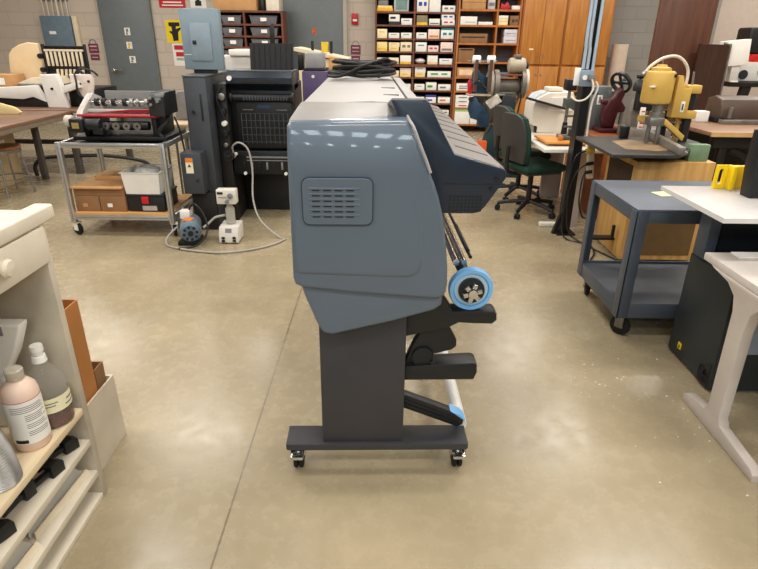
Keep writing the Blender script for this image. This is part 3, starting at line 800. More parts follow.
FM.part('cable', MB().tube([(-3.75, 7.2, 1.08), (-3.62, 7.12, 1.19), (-3.47, 7.1, 1.18), (-3.40, 7.12, 1.12)], 0.012, 8, 5), BLACK)
FM.part('cable', MB().tube([(-3.74, 7.25, 1.09), (-3.66, 7.2, 1.16), (-3.58, 7.15, 1.12), (-3.66, 7.18, 1.05)], 0.016, 8, 5), BLACK)
t = Thing('cardboard_box', 'open cardboard box beside the cream folding machine', 'box', (-4.75, 7.3, 0.88))
t.part('stand', MB().box(-5.04, -4.60, 7.16, 7.44, Z0 + 0.001, 0.88), BLKMET)
t.part('box', MB().box(-5.05, -4.48, 7.15, 7.45, 0.88, 1.115, 0.004), CARD)
t.part('label', MB().box(-4.66, -4.56, 7.147, 7.15, 1.0, 1.08), LABELW)
single('paper_disc', 'round yellowish plate standing on the brown table at far left', 'plate', MB().prism([(-4.85, 0), (-4.85, 0.13), (-4.6, 0.12), (-4.42, 0.07), (-4.36, 0.02), (-4.40, 0.0)], 'y', 0, 0.03, 0.006, 2).shift((0.44, 6.30, 0.7655)), M('plate_yellow', (226, 206, 150), 0.5, 0, 0.03), (-4.0, 6.31, 0.7655))

# grey breaker panel with conduits on the wall
BLUEG = M('breaker_blue_grey', (104, 124, 138), 0.45, 0, 0.05)
t = Thing('breaker_cabinet', 'blue grey breaker panel on the wall behind the folding machine', 'electrical panel', (-5.78, 11.04, 1.12))
t.part('cover', MB().box(-6.11, -5.57, 10.98, 11.098, 1.12, 1.88, 0.006), BLUEG)
t.part('label', MB().box(-5.98, -5.86, 10.977, 10.981, 1.58, 1.63), LABELW)
t.part('trunking', MB().box(-5.55, -5.47, 11.0, 11.098, 1.12, 1.88, 0.004), CREAM)
for k in range(6):
    t.part('conduit', MB().tube([(-6.05 + 0.085 * k, 11.06, 1.87), (-6.05 + 0.085 * k, 11.06, 2.0), (-6.07 + 0.088 * k + (0.06 if k == 2 else 0), 11.06, 2.6)], 0.014 if k != 3 else 0.026, 8, 4), M('conduit_cream', (206, 196, 180), 0.45, 0.2))
t.part('strut', MB().box(-6.09, -5.6, 11.075, 11.098, 2.12, 2.16), STEEL)

# aluminium frame cart
CT = Thing('aluminium_cart', 'wheeled aluminium frame cart with a plywood bottom shelf', 'cart', (-2.16, 4.83, 0))
X0, X1, Y0, Y1 = -2.585, -1.72, 4.48, 5.16
def extr(mb, x0, x1, y0, y1, z0, z1):
    return mb.box(x0, x1, y0, y1, z0, z1, 0.003)
for x in (X0, X1 - 0.04):
    for y in (Y0, Y1 - 0.04):
        lg = CT.part('post', extr(MB(), x, x + 0.04, y, y + 0.04, 0.115, 0.78), ALU)
        CT.part('slot', MB().box(x + 0.015, x + 0.025, y - 0.001, y + 0.002, 0.13, 0.75), GREYP, lg)
for z0, z1 in ((0.735, 0.775), (0.145, 0.185)):
    for y in (Y0, Y1 - 0.04):
        rl = CT.part('rail', extr(MB(), X0 + 0.04, X1 - 0.04, y + 0.002, y + 0.038, z0, z1), ALU)
        CT.part('slot', MB().box(X0 + 0.05, X1 - 0.05, y, y + 0.003, z0 + 0.016, z0 + 0.024), GREYP, rl)
    for x in (X0, X1 - 0.04):
        CT.part('rail', extr(MB(), x + 0.002, x + 0.038, Y0 + 0.04, Y1 - 0.04, z0, z1), ALU)
CT.part('top_tray', MB().box(X0 + 0.04, X1 - 0.04, Y0 + 0.04, Y1 - 0.04, 0.735, 0.752), M('tray_dark', (52, 52, 52), 0.5))
CT.part('bottom_shelf', MB().box(X0 + 0.04, X1 - 0.04, Y0 + 0.01, Y1 - 0.01, 0.186, 0.202), wood('plywood_shelf', (206, 160, 104), (180, 136, 84), 0.5, 'x'))
for x in (X0 + 0.02, X1 - 0.02):
    for y in (Y0 + 0.05, Y1 - 0.05):
        caster(CT, x, y, 0.115, 0.05, WHITE, turn=R(65 if x < -2 else 20))
# boxes on the bottom shelf
SB = 0.2025
for nm, x0, x1, z0, z1, lab in (('flat_box', -2.545, -2.345, SB, 0.335, 'kraft cardboard box at the left end of the cart shelf'), ('flat_box', -2.338, -2.125, SB, 0.335, 'kraft cardboard box second from left on the cart shelf')):
    t = Thing(nm, lab, 'box', ((x0 + x1) / 2, 4.7, z0), group='cardboard boxes on the cart')
    t.part('carton', MB().box(x0, x1, 4.535, 4.95, z0, z1, 0.003), CARDD)
    t.part('tape', MB().box(x0 + 0.06, x0 + 0.10, 4.532, 4.536, z0 + 0.04, z0 + 0.07), LABELW if x0 > -2.4 else CARD)
t = Thing('flat_box', 'flat cardboard box lying across the two boxes on the cart', 'box', (-2.34, 4.74, 0.336), group='cardboard boxes on the cart')
t.part('carton', MB().box(-2.545, -2.125, 4.54, 4.98, 0.336, 0.40, 0.003), CARDD)
t.part('lid', MB().box(-2.545, -2.128, 4.50, 5.0, 0.401, 0.418, 0.003), CARD)
t = Thing('flat_box', 'thin cardboard tray lying on top of the stacked boxes', 'box', (-2.3, 4.85, 0.419), group='cardboard boxes on the cart')
t.part('carton', MB().box(-2.46, -2.14, 4.76, 5.0, 0.419, 0.455, 0.003), CARD)
t = Thing('tool_box', 'black plastic box with a red latch under the white bin', 'tool box', (-1.97, 4.7, SB))
t.part('body', MB().box(-2.11, -1.80, 4.54, 4.86, SB, 0.33, 0.01), BLACK)
t.part('lid', MB().box(-2.115, -1.795, 4.535, 4.865, 0.331, 0.352, 0.006), BLACK)
t.part('latch', MB().box(-1.985, -1.925, 4.522, 4.536, 0.275, 0.335, 0.005), RED)
t.part('label', MB().box(-1.99, -1.87, 4.537, 4.541, 0.215, 0.255), M('label_grey', (170, 166, 164), 0.6))
t = Thing('plastic_bin', 'white plastic bin on the black tool box', 'bin', (-1.95, 4.7, 0.3525))
def tapered(t, x0, x1, y0, y1, z0, z1, d, mat, th=0.006, rim=0.01):
    """open tub with sloping walls and a rolled rim"""
    def ring(off, z):
        return [(x0 + off, y0 + off, z), (x1 - off, y0 + off, z), (x1 - off, y1 - off, z), (x0 + off, y1 - off, z)]
    mb = MB()
    rr_ = [ring(d, z0), ring(0, z1), ring(-rim, z1), ring(-rim, z1 + rim * 0.6), ring(th, z1 + rim * 0.6), ring(d + th, z0 + th)]
    rv_ = [[mb.bm.verts.new(p) for p in r_] for r_ in rr_]
    mb.bm.faces.new(rv_[0]); mb.bm.faces.new(rv_[-1])
    for A, B in zip(rv_, rv_[1:]):
        for k in range(4):
            mb.bm.faces.new((A[k], A[(k + 1) % 4], B[(k + 1) % 4], B[k]))
    return t.part('tub', mb, mat)
tapered(t, -2.125, -1.815, 4.53, 4.86, 0.3525, 0.53, 0.015, WHITE)
single('crumpled_bag', 'crumpled clear plastic bag in the white bin', 'bag', MB().sph((-1.99, 4.74, 0.49), 0.1, (1.15, 1.0, 0.75), 10), M('clear_bag', (214, 212, 208), 0.2, 0, 0.15, 30, 0.6, bscale=60, trans=0.2), (-1.99, 4.74, 0.42))

# creasing machine on the cart
CM = Thing('creasing_machine', 'red and black paper creasing machine on the aluminium cart', 'machine', (-2.1, 4.85, 0.752))
CM.part('base_frame', MB().box(-2.50, -1.74, 4.62, 5.10, 0.776, 0.806, 0.004), BLKMET)
CM.part('support', MB().box(-2.42, -2.38, 4.66, 5.06, 0.806, 0.96, 0.004), BLKMET)
CM.part('support', MB().box(-1.86, -1.82, 4.66, 5.06, 0.806, 0.96, 0.004), BLKMET)
CM.part('feed_table', MB().box(-2.42, -1.80, 4.66, 5.0, 0.955, 0.975, 0.003), STEEL)
CM.part('left_cheek', MB().prism([(4.62, 0.95), (5.02, 0.95), (5.02, 1.08), (4.88, 1.12), (4.80, 1.08), (4.66, 1.0)], 'x', -2.45, -2.40, 0.006, 2), M('cheek_grey', (186, 182, 176), 0.4, 0.2))
for y in (4.640, 4.70):
    CM.part('red_rail', MB().cyl((-2.44, y, 0.965), (-1.80, y, 0.965), 0.014), REDM)
CM.part('red_guard', MB().prism([(-2.30, 0.985), (-1.84, 0.985), (-1.84, 1.01), (-2.05, 1.008)], 'y', 4.72, 4.735, 0.002, 1), REDM)
CM.part('guide_plate', MB().box(-2.40, -1.9, 4.74, 4.79, 0.98, 1.005, 0.003), M('guide_grey', (196, 192, 188), 0.4, 0.2))
CM.part('shaft', MB().cyl((-2.42, 4.80, 1.055), (-1.80, 4.80, 1.055), 0.018), CHROME)
for x in (-2.34, -2.28, -2.20, -2.11, -2.05, -2.00, -1.93):
    CM.part('roller_collar', MB().cyl((x - 0.013, 4.80, 1.055), (x + 0.013, 4.80, 1.055), 0.032), STEEL if x > -2.1 else BLKMET)
CM.part('back_plate', MB().box(-2.36, -1.86, 5.0, 5.02, 0.98, 1.13, 0.004), GREYP)
CM.part('gear_row', MB().cyl((-2.36, 4.66, 0.89), (-1.88, 4.66, 0.89), 0.035), BLKMET)
for k in range(4):
    CM.part('gear', MB().lathe([(0.01, -0.008), (0.03, -0.008), (0.03, 0.008), (0.01, 0.008), (0.01, -0.008)], (-2.22 + 0.085 * k, 4.625, 0.89), 'y', 16), STEEL)
cb = CM.part('control_box', MB().prism([(4.55, 0.98), (4.56, 1.12), (4.62, 1.155), (4.86, 1.155), (4.86, 0.98)], 'x', -1.825, -1.70, 0.008, 2), BLACK)
for x, z in ((-1.80, 1.115), (-1.80, 1.065), (-1.745, 1.09)):
    CM.part('dial', MB().cyl((x, 4.535, z), (x, 4.556, z), 0.011, bev=0.002), GREYP, cb)
CM.part('panel_mark', MB().box(-1.765, -1.72, 4.55, 4.556, 1.10, 1.118), INKG, cb)
CM.part('control_arm', MB().tube([(-1.74, 4.72, 0.99), (-1.73, 4.66, 0.93), (-1.80, 4.64, 0.85), (-1.78, 4.64, 0.80)], 0.018, 8, 4), BLKMET)
mo = CM.part('motor', MB().box(-2.47, -2.36, 4.535, 4.68, 0.845, 0.955, 0.012), BLKMET)
CM.part('plate', MB().box(-2.445, -2.39, 4.532, 4.536, 0.88, 0.925), M('brass_plate', (170, 150, 90), 0.4, 0.4), mo)
CM.part('motor', MB().cyl((-2.36, 4.60, 0.90), (-2.24, 4.60, 0.90), 0.05, bev=0.008).box(-2.30, -2.22, 4.56, 4.66, 0.83, 0.88, 0.006), BLKMET)
CM.part('end_knob', MB().cyl((-2.52, 4.60, 0.93), (-2.46, 4.60, 0.93), 0.045, bev=0.01), M('knob_cream', (196, 188, 176), 0.4))
CM.part('cable', MB().tube([(-1.70, 4.75, 0.95), (-1.66, 4.72, 0.85), (-1.655, 4.8, 0.6), (-1.63, 4.9, 0.5)], 0.008, 8, 5), BLACK)

# ------------------------------------------------------------------ offset press with its electrical cabinet
PG = M('press_grey', (62, 66, 72), 0.42, 0.15, 0.05)
PGL = M('press_grey_light', (92, 96, 100), 0.42, 0.15, 0.05)
PBR = M('press_worn', (36, 33, 32), 0.5, 0.2, 0.12, 6)
PR = Thing('offset_press', 'black offset printing press with grey side cabinet behind the large printer', 'printing press', (-1.1, 5.5, 0))
cab_ = PR.part('side_cabinet', MB().box(-1.60, -1.415, 4.76, 5.40, 0.03, 1.262, 0.008), PG)
PR.part('cabinet_top', MB().box(-1.605, -1.41, 4.755, 5.405, 1.262, 1.275, 0.003), PGL, cab_)
PR.part('handle_slot', MB().box(-1.478, -1.462, 4.757, 4.762, 0.92, 1.13, 0.002), BLACK, cab_)
PR.part('lock', MB().cyl((-1.54, 4.752, 0.99), (-1.54, 4.762, 0.99), 0.014), BLACK, cab_)
sb = PR.part('switch_box', MB().box(-1.645, -1.475, 4.60, 4.76, 0.345, 0.685, 0.006), PG)
PR.part('warning_label', MB().box(-1.605, -1.545, 4.597, 4.601, 0.52, 0.645), M('label_cream_pale', (230, 220, 190), 0.6, 0, 0.02), sb)
PR.part('label_band', MB().box(-1.605, -1.545, 4.595, 4.598, 0.61, 0.645), INKO, sb)
PR.part('emblem', MB().cyl((-1.575, 4.594, 0.58), (-1.575, 4.598, 0.58), 0.016, seg=3), INK, sb)
PR.part('button', MB().cyl((-1.52, 4.59, 0.46), (-1.52, 4.601, 0.46), 0.012), BLACK, sb)
PR.part('side_frame', MB().box(-1.41, -1.31, 4.95, 5.50, 0.0, 1.20, 0.008), PBR)
PR.part('kick_plate', MB().box(-1.62, -1.42, 4.70, 4.755, 0.0, 0.33, 0.004), PBR)
PR.part('lower_body', MB().box(-1.31, -0.745, 5.35, 5.50, 0.0, 0.44, 0.006), BLACK)
PR.part('main_body', MB().box(-1.31, -0.745, 5.05, 5.50, 0.44, 1.20, 0.008), PRESSBLK)
con = PR.part('console', MB().box(-1.30, -0.745, 4.95, 5.06, 0.44, 0.645, 0.006), PRESSBLK)
for k in range(7):
    x = -1.20 + 0.066 * k
    PR.part('lever', MB().box(x - 0.008, x + 0.008, 4.935, 4.952, 0.485, 0.55, 0.003), GREYP if k % 2 else BLKMET, con)
PR.part('scale_strip', MB().box(-1.18, -0.76, 4.946, 4.951, 0.585, 0.60), GREYP, con)
PR.part('scale_strip', MB().box(-1.18, -0.76, 4.946, 4.951, 0.56, 0.567), INKG, con)
for x, z in ((-1.27, 0.62), (-1.20, 0.45), (-0.84, 0.45)):
    PR.part('indicator', MB().cyl((x, 4.935, z), (x, 4.951, z), 0.014), LABELW, con)
gr = PR.part('grille_panel', MB().box(-1.245, -0.765, 4.995, 5.05, 0.66, 1.055, 0.006), PRESSBLK)
for k in range(11):
    x = -1.205 + 0.04 * k
    PR.part('grille_rib', MB().box(x - 0.003, x + 0.003, 4.985, 4.996, 0.70, 0.96, 0.001), PG, gr)
for k in range(5):
    PR.part('grille_bar', MB().box(-1.21, -0.80, 4.987, 4.996, 0.715 + 0.06 * k, 0.72 + 0.06 * k, 0.001), PG, gr)
PR.part('name_strip', MB().box(-1.06, -0.95, 4.99, 4.996, 1.0, 1.03), M('strip_blue', (40, 60, 90), 0.4), gr)
for x in (-1.19, -0.90):
    PR.part('chrome_strip', MB().box(x, x + 0.09, 4.99, 4.996, 0.985, 0.992), STEEL, gr)
rol = PR.part('delivery_roller', MB().cyl((-1.26, 4.98, 1.09), (-0.755, 4.98, 1.09), 0.032), BLKMET)
for k in range(16):
    x = -1.16 + 0.024 * k
    PR.part('chain_tooth', MB().box(x - 0.007, x + 0.007, 4.935, 4.955, 1.07, 1.10, 0.002), PG, rol)
for x in (-1.27, -0.755):
    PR.part('roller_knob', MB().cyl((x - 0.01, 4.965, 1.09), (x + 0.01, 4.965, 1.09), 0.042, bev=0.006), BLKMET, rol)
PR.part('head', MB().prism([(4.93, 1.205), (4.93, 1.25), (4.97, 1.295), (5.3, 1.295), (5.3, 1.15), (5.05, 1.14), (5.02, 1.18)], 'x', -1.30, -0.745, 0.008, 2), M('press_head', (40, 48, 58), 0.3, 0.2))
PR.part('head_top', MB().box(-1.30, -0.745, 5.0, 5.30, 1.296, 1.305, 0.002), PGL)
PR.part('round_button', MB().cyl((-1.265, 4.915, 1.245), (-1.265, 4.932, 1.245), 0.02), LABELW)
PR.part('head_slot', MB().box(-1.17, -0.85, 4.925, 4.932, 1.22, 1.232), INK)
dp = PR.part('delivery_panel', MB().prism([(5.10, 1.305), (5.13, 1.515), (5.145, 1.515), (5.125, 1.305)], 'x', -1.12, -0.755, 0.003, 1), M('panel_pitch', (10, 10, 12), 0.5))
for k in range(8):
    x = -1.09 + 0.045 * k
    PR.part('panel_rib', MB().prism([(5.092, 1.32), (5.12, 1.50), (5.135, 1.50), (5.11, 1.32)], 'x', x, x + 0.006), M('panel_pitch', (10, 10, 12), 0.5), dp)
PR.part('lever_arm', MB().box(-0.945, -0.905, 5.13, 5.15, 1.50, 1.665, 0.006), BLACK)
for z, r_, m_ in ((1.10, 0.03, STEEL), (0.98, 0.025, BLKMET), (0.88, 0.022, LABELW), (0.80, 0.03, BLKMET), (0.70, 0.02, STEEL)):
    PR.part('side_knob', MB().cyl((-1.34, 4.90, z), (-1.34, 4.955, z), r_, bev=0.005), m_)
PR.part('cable_loop', MB().tube([(-1.34, 4.93, 1.18), (-1.38, 4.9, 1.1), (-1.36, 4.9, 1.0), (-1.33, 4.9, 0.93)], 0.01, 8, 4), BLKMET)
PR.part('hand_wheel', MB().lathe([(0.028, -0.012), (0.045, -0.012), (0.045, 0.012), (0.028, 0.012), (0.028, -0.012)], (-1.31, 4.86, 0.62), 'y', 20).cyl((-1.31, 4.84, 0.62), (-1.31, 4.95, 0.62), 0.02), BLACK)
# electrical breaker box standing on the press cabinet
EB = Thing('breaker_box', 'large blue grey breaker box with a small door above the press cabinet', 'electrical panel', (-1.48, 5.05, 1.276))
BG2 = M('breaker_box_blue', (122, 140, 152), 0.42, 0.1, 0.05, 5)
EB.part('foot', MB().box(-1.58, -1.40, 5.02, 5.10, 1.276, 1.306), BLACK)
EB.part('casing', MB().box(-1.645, -1.325, 5.0, 5.075, 1.306, 1.768, 0.005), BG2)
ed = EB.part('door', MB().box(-1.572, -1.402, 4.992, 5.001, 1.375, 1.662, 0.003), M('breaker_door', (130, 147, 160), 0.4, 0.1, 0.04))
EB.part('latch', MB().box(-1.556, -1.526, 4.986, 4.993, 1.50, 1.53, 0.002), BLACK, ed)
EB.part('mark_line', MB().box(-1.635, -1.575, 4.998, 5.001, 1.42, 1.423), LABELW)
# motor and controller units on the floor
mc = Vector((-1.55, 4.37, 0.115)); ax = Vector((0.30, -1.0, 0)).normalized()
t = Thing('electric_motor', 'blue grey electric motor lying on the floor by the press', 'motor', (-1.575, 4.42, 0))
mb_ = t.part('housing', MB().cyl(mc + ax * -0.17, mc + ax * 0.10, 0.085, seg=28, bev=0.01), M('motor_blue', (120, 138, 150), 0.4, 0.2))
t.part('end_bell', MB().cyl(mc + ax * 0.10, mc + ax * 0.13, 0.080, 0.065, 28), M('motor_face', (96, 116, 132), 0.4, 0.2), mb_)
t.part('hub', MB().cyl(mc + ax * 0.13, mc + ax * 0.145, 0.022), INK, mb_)
side_ = Vector((1.0, 0.30, 0)).normalized()
for k in range(8):
    a = R(45 * k + 10)
    q = mc + ax * 0.128 + side_ * 0.05 * math.cos(a) + Vector((0, 0, 0.05 * math.sin(a)))
    t.part('vent_hole', MB().cyl(q, q + ax * 0.006, 0.012, seg=10), INK, mb_)
t.part('rating_plate', MB().box(-1.585, -1.515, 4.310, 4.390, 0.197, 0.203, 0.001).turn(R(-12), 'Z', mc), INKO, mb_)
t.part('junction_box', MB().box(-1.645, -1.565, 4.420, 4.490, 0.18, 0.25, 0.006), WHITE)
t.part('foot_plate', MB().box(-1.635, -1.485, 4.270, 4.470, 0, 0.035, 0.004), BLKMET)
t.part('conduit', MB().tube([(-1.595, 4.450, 0.20), (-1.535, 4.450, 0.30), (-1.445, 4.400, 0.24), (-1.395, 4.310, 0.12), (-1.455, 4.210, 0.03), (-1.595, 4.170, 0.012)], 0.008, 8, 5), BLKMET)
t = Thing('power_unit', 'grey white control box with switches on the floor before the press', 'control box', (-1.22, 4.42, 0))
t.part('case', MB().prism([(4.33, 0.012), (4.33, 0.075), (4.36, 0.135), (4.52, 0.145), (4.52, 0.012)], 'x', -1.315, -1.155, 0.006, 2), M('case_white', (214, 210, 200), 0.45, 0, 0.03))
t.part('base', MB().box(-1.305, -1.165, 4.34, 4.51, 0, 0.014), BLACK)
for x, z in ((-1.28, 0.05), (-1.28, 0.025), (-1.19, 0.052), (-1.19, 0.027)):
    t.part('switch', MB().box(x - 0.013, x + 0.013, 4.322, 4.332, z - 0.008, z + 0.010, 0.002), INK)
t.part('display', MB().prism([(4.338, 0.093), (4.352, 0.123), (4.350, 0.125), (4.336, 0.095)], 'x', -1.262, -1.21), INKG)
t = Thing('dosing_controller', 'white controller head on a clear bottle atop the control box', 'controller', (-1.22, 4.45, 0.146))
t.part('bottle', MB().lathe([(0, 0.1465), (0.036, 0.1465), (0.038, 0.16), (0.038, 0.27), (0.025, 0.29), (0.025, 0.325)], (-1.235, 4.45, 0), 'z', 20), M('bottle_grey_clear', (190, 186, 176), 0.2, 0, 0.06, trans=0.2))
hd = t.part('head', MB().box(-1.32, -1.165, 4.39, 4.48, 0.318, 0.435, 0.006), M('case_white', (214, 210, 200), 0.45, 0, 0.03))
t.part('dial', MB().cyl((-1.205, 4.365, 0.39), (-1.205, 4.391, 0.39), 0.021, bev=0.004), INKG, hd)
t.part('dial', MB().cyl((-1.235, 4.365, 0.343), (-1.235, 4.391, 0.343), 0.015, bev=0.004), GREYP, hd)
t.part('display', MB().box(-1.31, -1.265, 4.386, 4.391, 0.40, 0.418), INK, hd)
t.part('print', MB().box(-1.305, -1.24, 4.387, 4.391, 0.37, 0.376), INKG, hd)
hose = [(-1.27, 4.9, 0.60), (-1.265, 4.83, 0.70), (-1.19, 4.78, 0.745), (-1.12, 4.78, 0.68), (-1.10, 4.78, 0.5), (-1.10, 4.72, 0.28), (-1.03, 4.62, 0.12), (-0.86, 4.50, 0.012), (-0.80, 4.42, 0.012), (-0.95, 4.22, 0.012), (-1.20, 4.10, 0.012), (-1.42, 4.12, 0.012), (-1.60, 4.18, 0.012), (-1.72, 4.26, 0.012), (-1.74, 4.36, 0.05), (-1.68, 4.42, 0.11)]
single('air_hose', 'pale grey hose looping from the press over the floor to the motor', 'hose', MB().tube(hose, 0.008, 8, 6), M('hose_grey', (166, 162, 154), 0.4), (-1.2, 4.4, 0))
single('grey_tube', 'short grey tube running from the motor to the control box', 'tube', MB().tube([(-1.45, 4.38, 0.12), (-1.41, 4.42, 0.15), (-1.36, 4.45, 0.19), (-1.277, 4.45, 0.21)], 0.010, 8, 5), M('hose_grey', (176, 172, 164), 0.4), (-1.4, 4.46, 0.12))
# stacking chair behind the press cabinet
t = Thing('grey_chair', 'grey shell chair with cream seat edge behind the aluminium cart', 'chair', (-1.95, 5.75, 0))
t.part('backrest', MB().prism([(-2.03, 0.80), (-2.01, 1.04), (-1.98, 1.075), (-1.92, 1.08), (-1.89, 1.06), (-1.86, 0.80)], 'y', 5.70, 5.74, 0.015, 3), M('shell_grey', (128, 124, 122), 0.5))
t.part('seat', MB().box(-2.08, -1.84, 5.42, 5.72, 0.755, 0.80, 0.015), M('seat_cream', (206, 184, 150), 0.5))
for x in (-2.05, -1.87):
    for y in (5.45, 5.69):
        t.part('leg', MB().cyl((x, y, 0), (x, y, 0.76), 0.012), STEEL)
t.part('back_post', MB().box(-1.965, -1.935, 5.735, 5.75, 0.74, 0.9, 0.003), STEEL)

# ------------------------------------------------------------------ behind the press
def open_shelf(t, x0, x1, y0, y1, zs, xdiv, mat, th=0.03, zb=0.0, back=None, zt=None):
    zt = zt if zt is not None else zs[-1]
    xs = [x0] + list(xdiv) + [x1]
    t.part('side', MB().box(x0, x0 + th, y0, y1, zb, zt), mat)
    t.part('side', MB().box(x1 - th, x1, y0, y1, zb, zt), mat)
    for xd in xdiv:
        t.part('divider', MB().box(xd - th / 2, xd + th / 2, y0 + 0.005, y1, zb, zt - th), mat)
    for z in zs:
        t.part('shelf', MB().box(x0 + th, x1 - th, y0 + 0.003, y1, z - th, z), mat)
    if back:
        t.part('back', MB().box(x0 + th, x1 - th, y1 - 0.01, y1, zb + 0.02, zt - th), back)
DKW = wood('dark_brown_wood', (112, 66, 42), (84, 48, 30), 0.45)
t = Thing('bin_shelf', 'dark brown wooden pigeonhole shelf holding grey bins', 'shelf', (-2.2, 10.5, 0))
BZ = [0.15, 0.50, 0.85, 1.05, 1.235, 1.42, 1.595, 1.775, 1.975]
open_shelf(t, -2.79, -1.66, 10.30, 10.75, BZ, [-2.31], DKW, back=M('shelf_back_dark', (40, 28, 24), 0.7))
BING = M('bin_grey_clear', (110, 110, 116), 0.35, 0, 0.05)
nms = ['top', 'second', 'third', 'fourth']
for ci, (xa, xb) in enumerate(((-2.70, -2.36), (-2.22, -1.76))):
    for ri, z in enumerate((1.775, 1.595, 1.42, 1.235)):
        t = Thing('shelf_bin', 'grey plastic bin with white label, %s row of the %s column of the dark shelf' % (nms[ri], ('left', 'right')[ci]), 'bin', ((xa + xb) / 2, 10.45, z + 0.001), group='bins in the dark brown shelf')
        tapered(t, xa, xb, 10.325, 10.70, z + 0.001, z + 0.118, 0.025, BING, rim=0.008)
        m_ = (xa + xb) / 2
        t.part('label', MB().box(m_ - 0.05, m_ + 0.05, 10.322, 10.335, z + 0.04, z + 0.095), LABELW)
        if (ci, ri) in ((0, 0), (0, 1), (1, 0), (0, 2)):
            t.part('contents', MB().box(xa + 0.04, xb - 0.04, 10.37, 10.66, z + 0.06, z + 0.125, 0.01), (CREAM, LABELW)[ri % 2])
t = Thing('cardboard_box', 'wide cardboard box on top of the dark pigeonhole shelf', 'box', (-2.44, 10.5, 1.976))
t.part('carton', MB().box(-2.80, -2.09, 10.32, 10.72, 1.976, 2.30, 0.004), CARD)
t.part('flap', MB().box(-2.80, -2.09, 10.315, 10.321, 2.16, 2.165), CARDD)
single('black_bottle', 'black bottle beside the cardboard box on the dark shelf', 'bottle', MB().lathe([(0, 1.976), (0.05, 1.976), (0.055, 1.99), (0.055, 2.14), (0.02, 2.2), (0.02, 2.26), (0, 2.26)], (-2.01, 10.45, 0), 'z', 18), BLACK, (-2.01, 10.45, 1.976))
single('white_carton', 'white carton on top of the dark shelf at its right end', 'box', MB().box(-1.93, -1.72, 10.35, 10.65, 1.976, 2.28, 0.006), M('carton_white', (226, 216, 200), 0.6, 0, 0.03), (-1.82, 10.5, 1.976))
# pale device on a stand behind the breaker box
t = Thing('tabletop_printer', 'pale grey tabletop device with white lid on a grey stand behind the press', 'device', (-1.75, 7.4, 0))
t.part('stand', MB().box(-2.10, -1.42, 7.1, 7.7, 0, 1.15, 0.006), M('stand_grey', (110, 112, 112), 0.5))
t.part('case', MB().box(-2.05, -1.46, 7.12, 7.6, 1.151, 1.36, 0.02), M('device_grey', (206, 204, 200), 0.45, 0, 0.02))
t.part('lower_band', MB().box(-2.055, -1.455, 7.115, 7.6, 1.165, 1.21, 0.004), GREYP)
t.part('lid', MB().box(-1.80, -1.36, 7.08, 7.6, 1.3605, 1.43, 0.012), WHITE)
# purple cabinet and items on it
t = Thing('purple_cabinet', 'small purple cabinet standing between the press and the wooden board', 'cabinet', (-0.68, 6.25, 0))
t.part('body', MB().box(-0.86, -0.58, 6.42, 6.9, 0, 1.235, 0.01), M('purple_paint', (74, 60, 98), 0.4, 0, 0.04))
t.part('side', MB().box(-0.58, -0.52, 6.44, 6.9, 0, 1.235, 0.004), PBR)
t.part('knob', MB().cyl((-0.74, 6.405, 1.18), (-0.74, 6.422, 1.18), 0.016), LABELW)
t = Thing('scale_box', 'light grey instrument standing on the purple cabinet', 'instrument', (-0.70, 6.6, 1.236))
t.part('foot', MB().box(-0.85, -0.60, 6.46, 6.8, 1.236, 1.26, 0.006), BLACK)
t.part('case', MB().box(-0.83, -0.63, 6.48, 6.76, 1.261, 1.415, 0.012), M('instrument_grey', (150, 150, 152), 0.45, 0, 0.04))
single('dark_speaker', 'small dark box left of the grey instrument on the purple cabinet', 'box', MB().box(-0.91, -0.858, 6.5, 6.7, 1.237, 1.40, 0.006), BLKMET, (-0.87, 6.6, 1.237))
single('yellow_block', 'yellow block standing on the sloping top of the wooden bench', 'block', MB().box(-0.74, -0.66, 7.4, 7.5, 1.405, 1.52, 0.004), M('block_yellow', (206, 176, 40), 0.5), (-0.70, 7.45, 1.405))
for px_, lab in ((-0.85, 'black marker left of the yellow block on the wooden bench'), (-0.62, 'black marker right of the yellow block on the wooden bench')):
    single('marker_pen', lab, 'pen', MB().cyl((px_, 7.42, 1.39), (px_, 7.42, 1.53), 0.018, seg=12), BLACK, (px_, 7.42, 1.39), group='markers on the wooden bench')
TANW = wood('tan_wood', (208, 158, 98), (184, 134, 78), 0.45, 'x')
t = Thing('wooden_bench', 'tan wooden bench cabinet with sloping top behind the purple cabinet', 'bench', (-0.6, 7.6, 0))
t.part('body', MB().box(-1.00, -0.42, 7.22, 7.9, 0, 1.33, 0.004), M('bench_cream', (222, 206, 168), 0.5, 0, 0.03))
t.part('sloping_top', MB().prism([(-1.05, 1.46), (-0.40, 1.34), (-0.40, 1.30), (-1.05, 1.42)], 'y', 7.2, 7.92), M('top_pale', (216, 204, 178), 0.5, 0, 0.03))
t.part('side_block', MB().prism([(-0.62, 1.18), (-0.62, 1.37), (-0.38, 1.33), (-0.36, 1.18)], 'y', 7.12, 7.20, 0.004, 1), TANW)
t.part('gable', MB().prism([(-1.0, 1.33), (-0.46, 1.33), (-1.0, 1.42)], 'y', 7.25, 7.88), TANW)

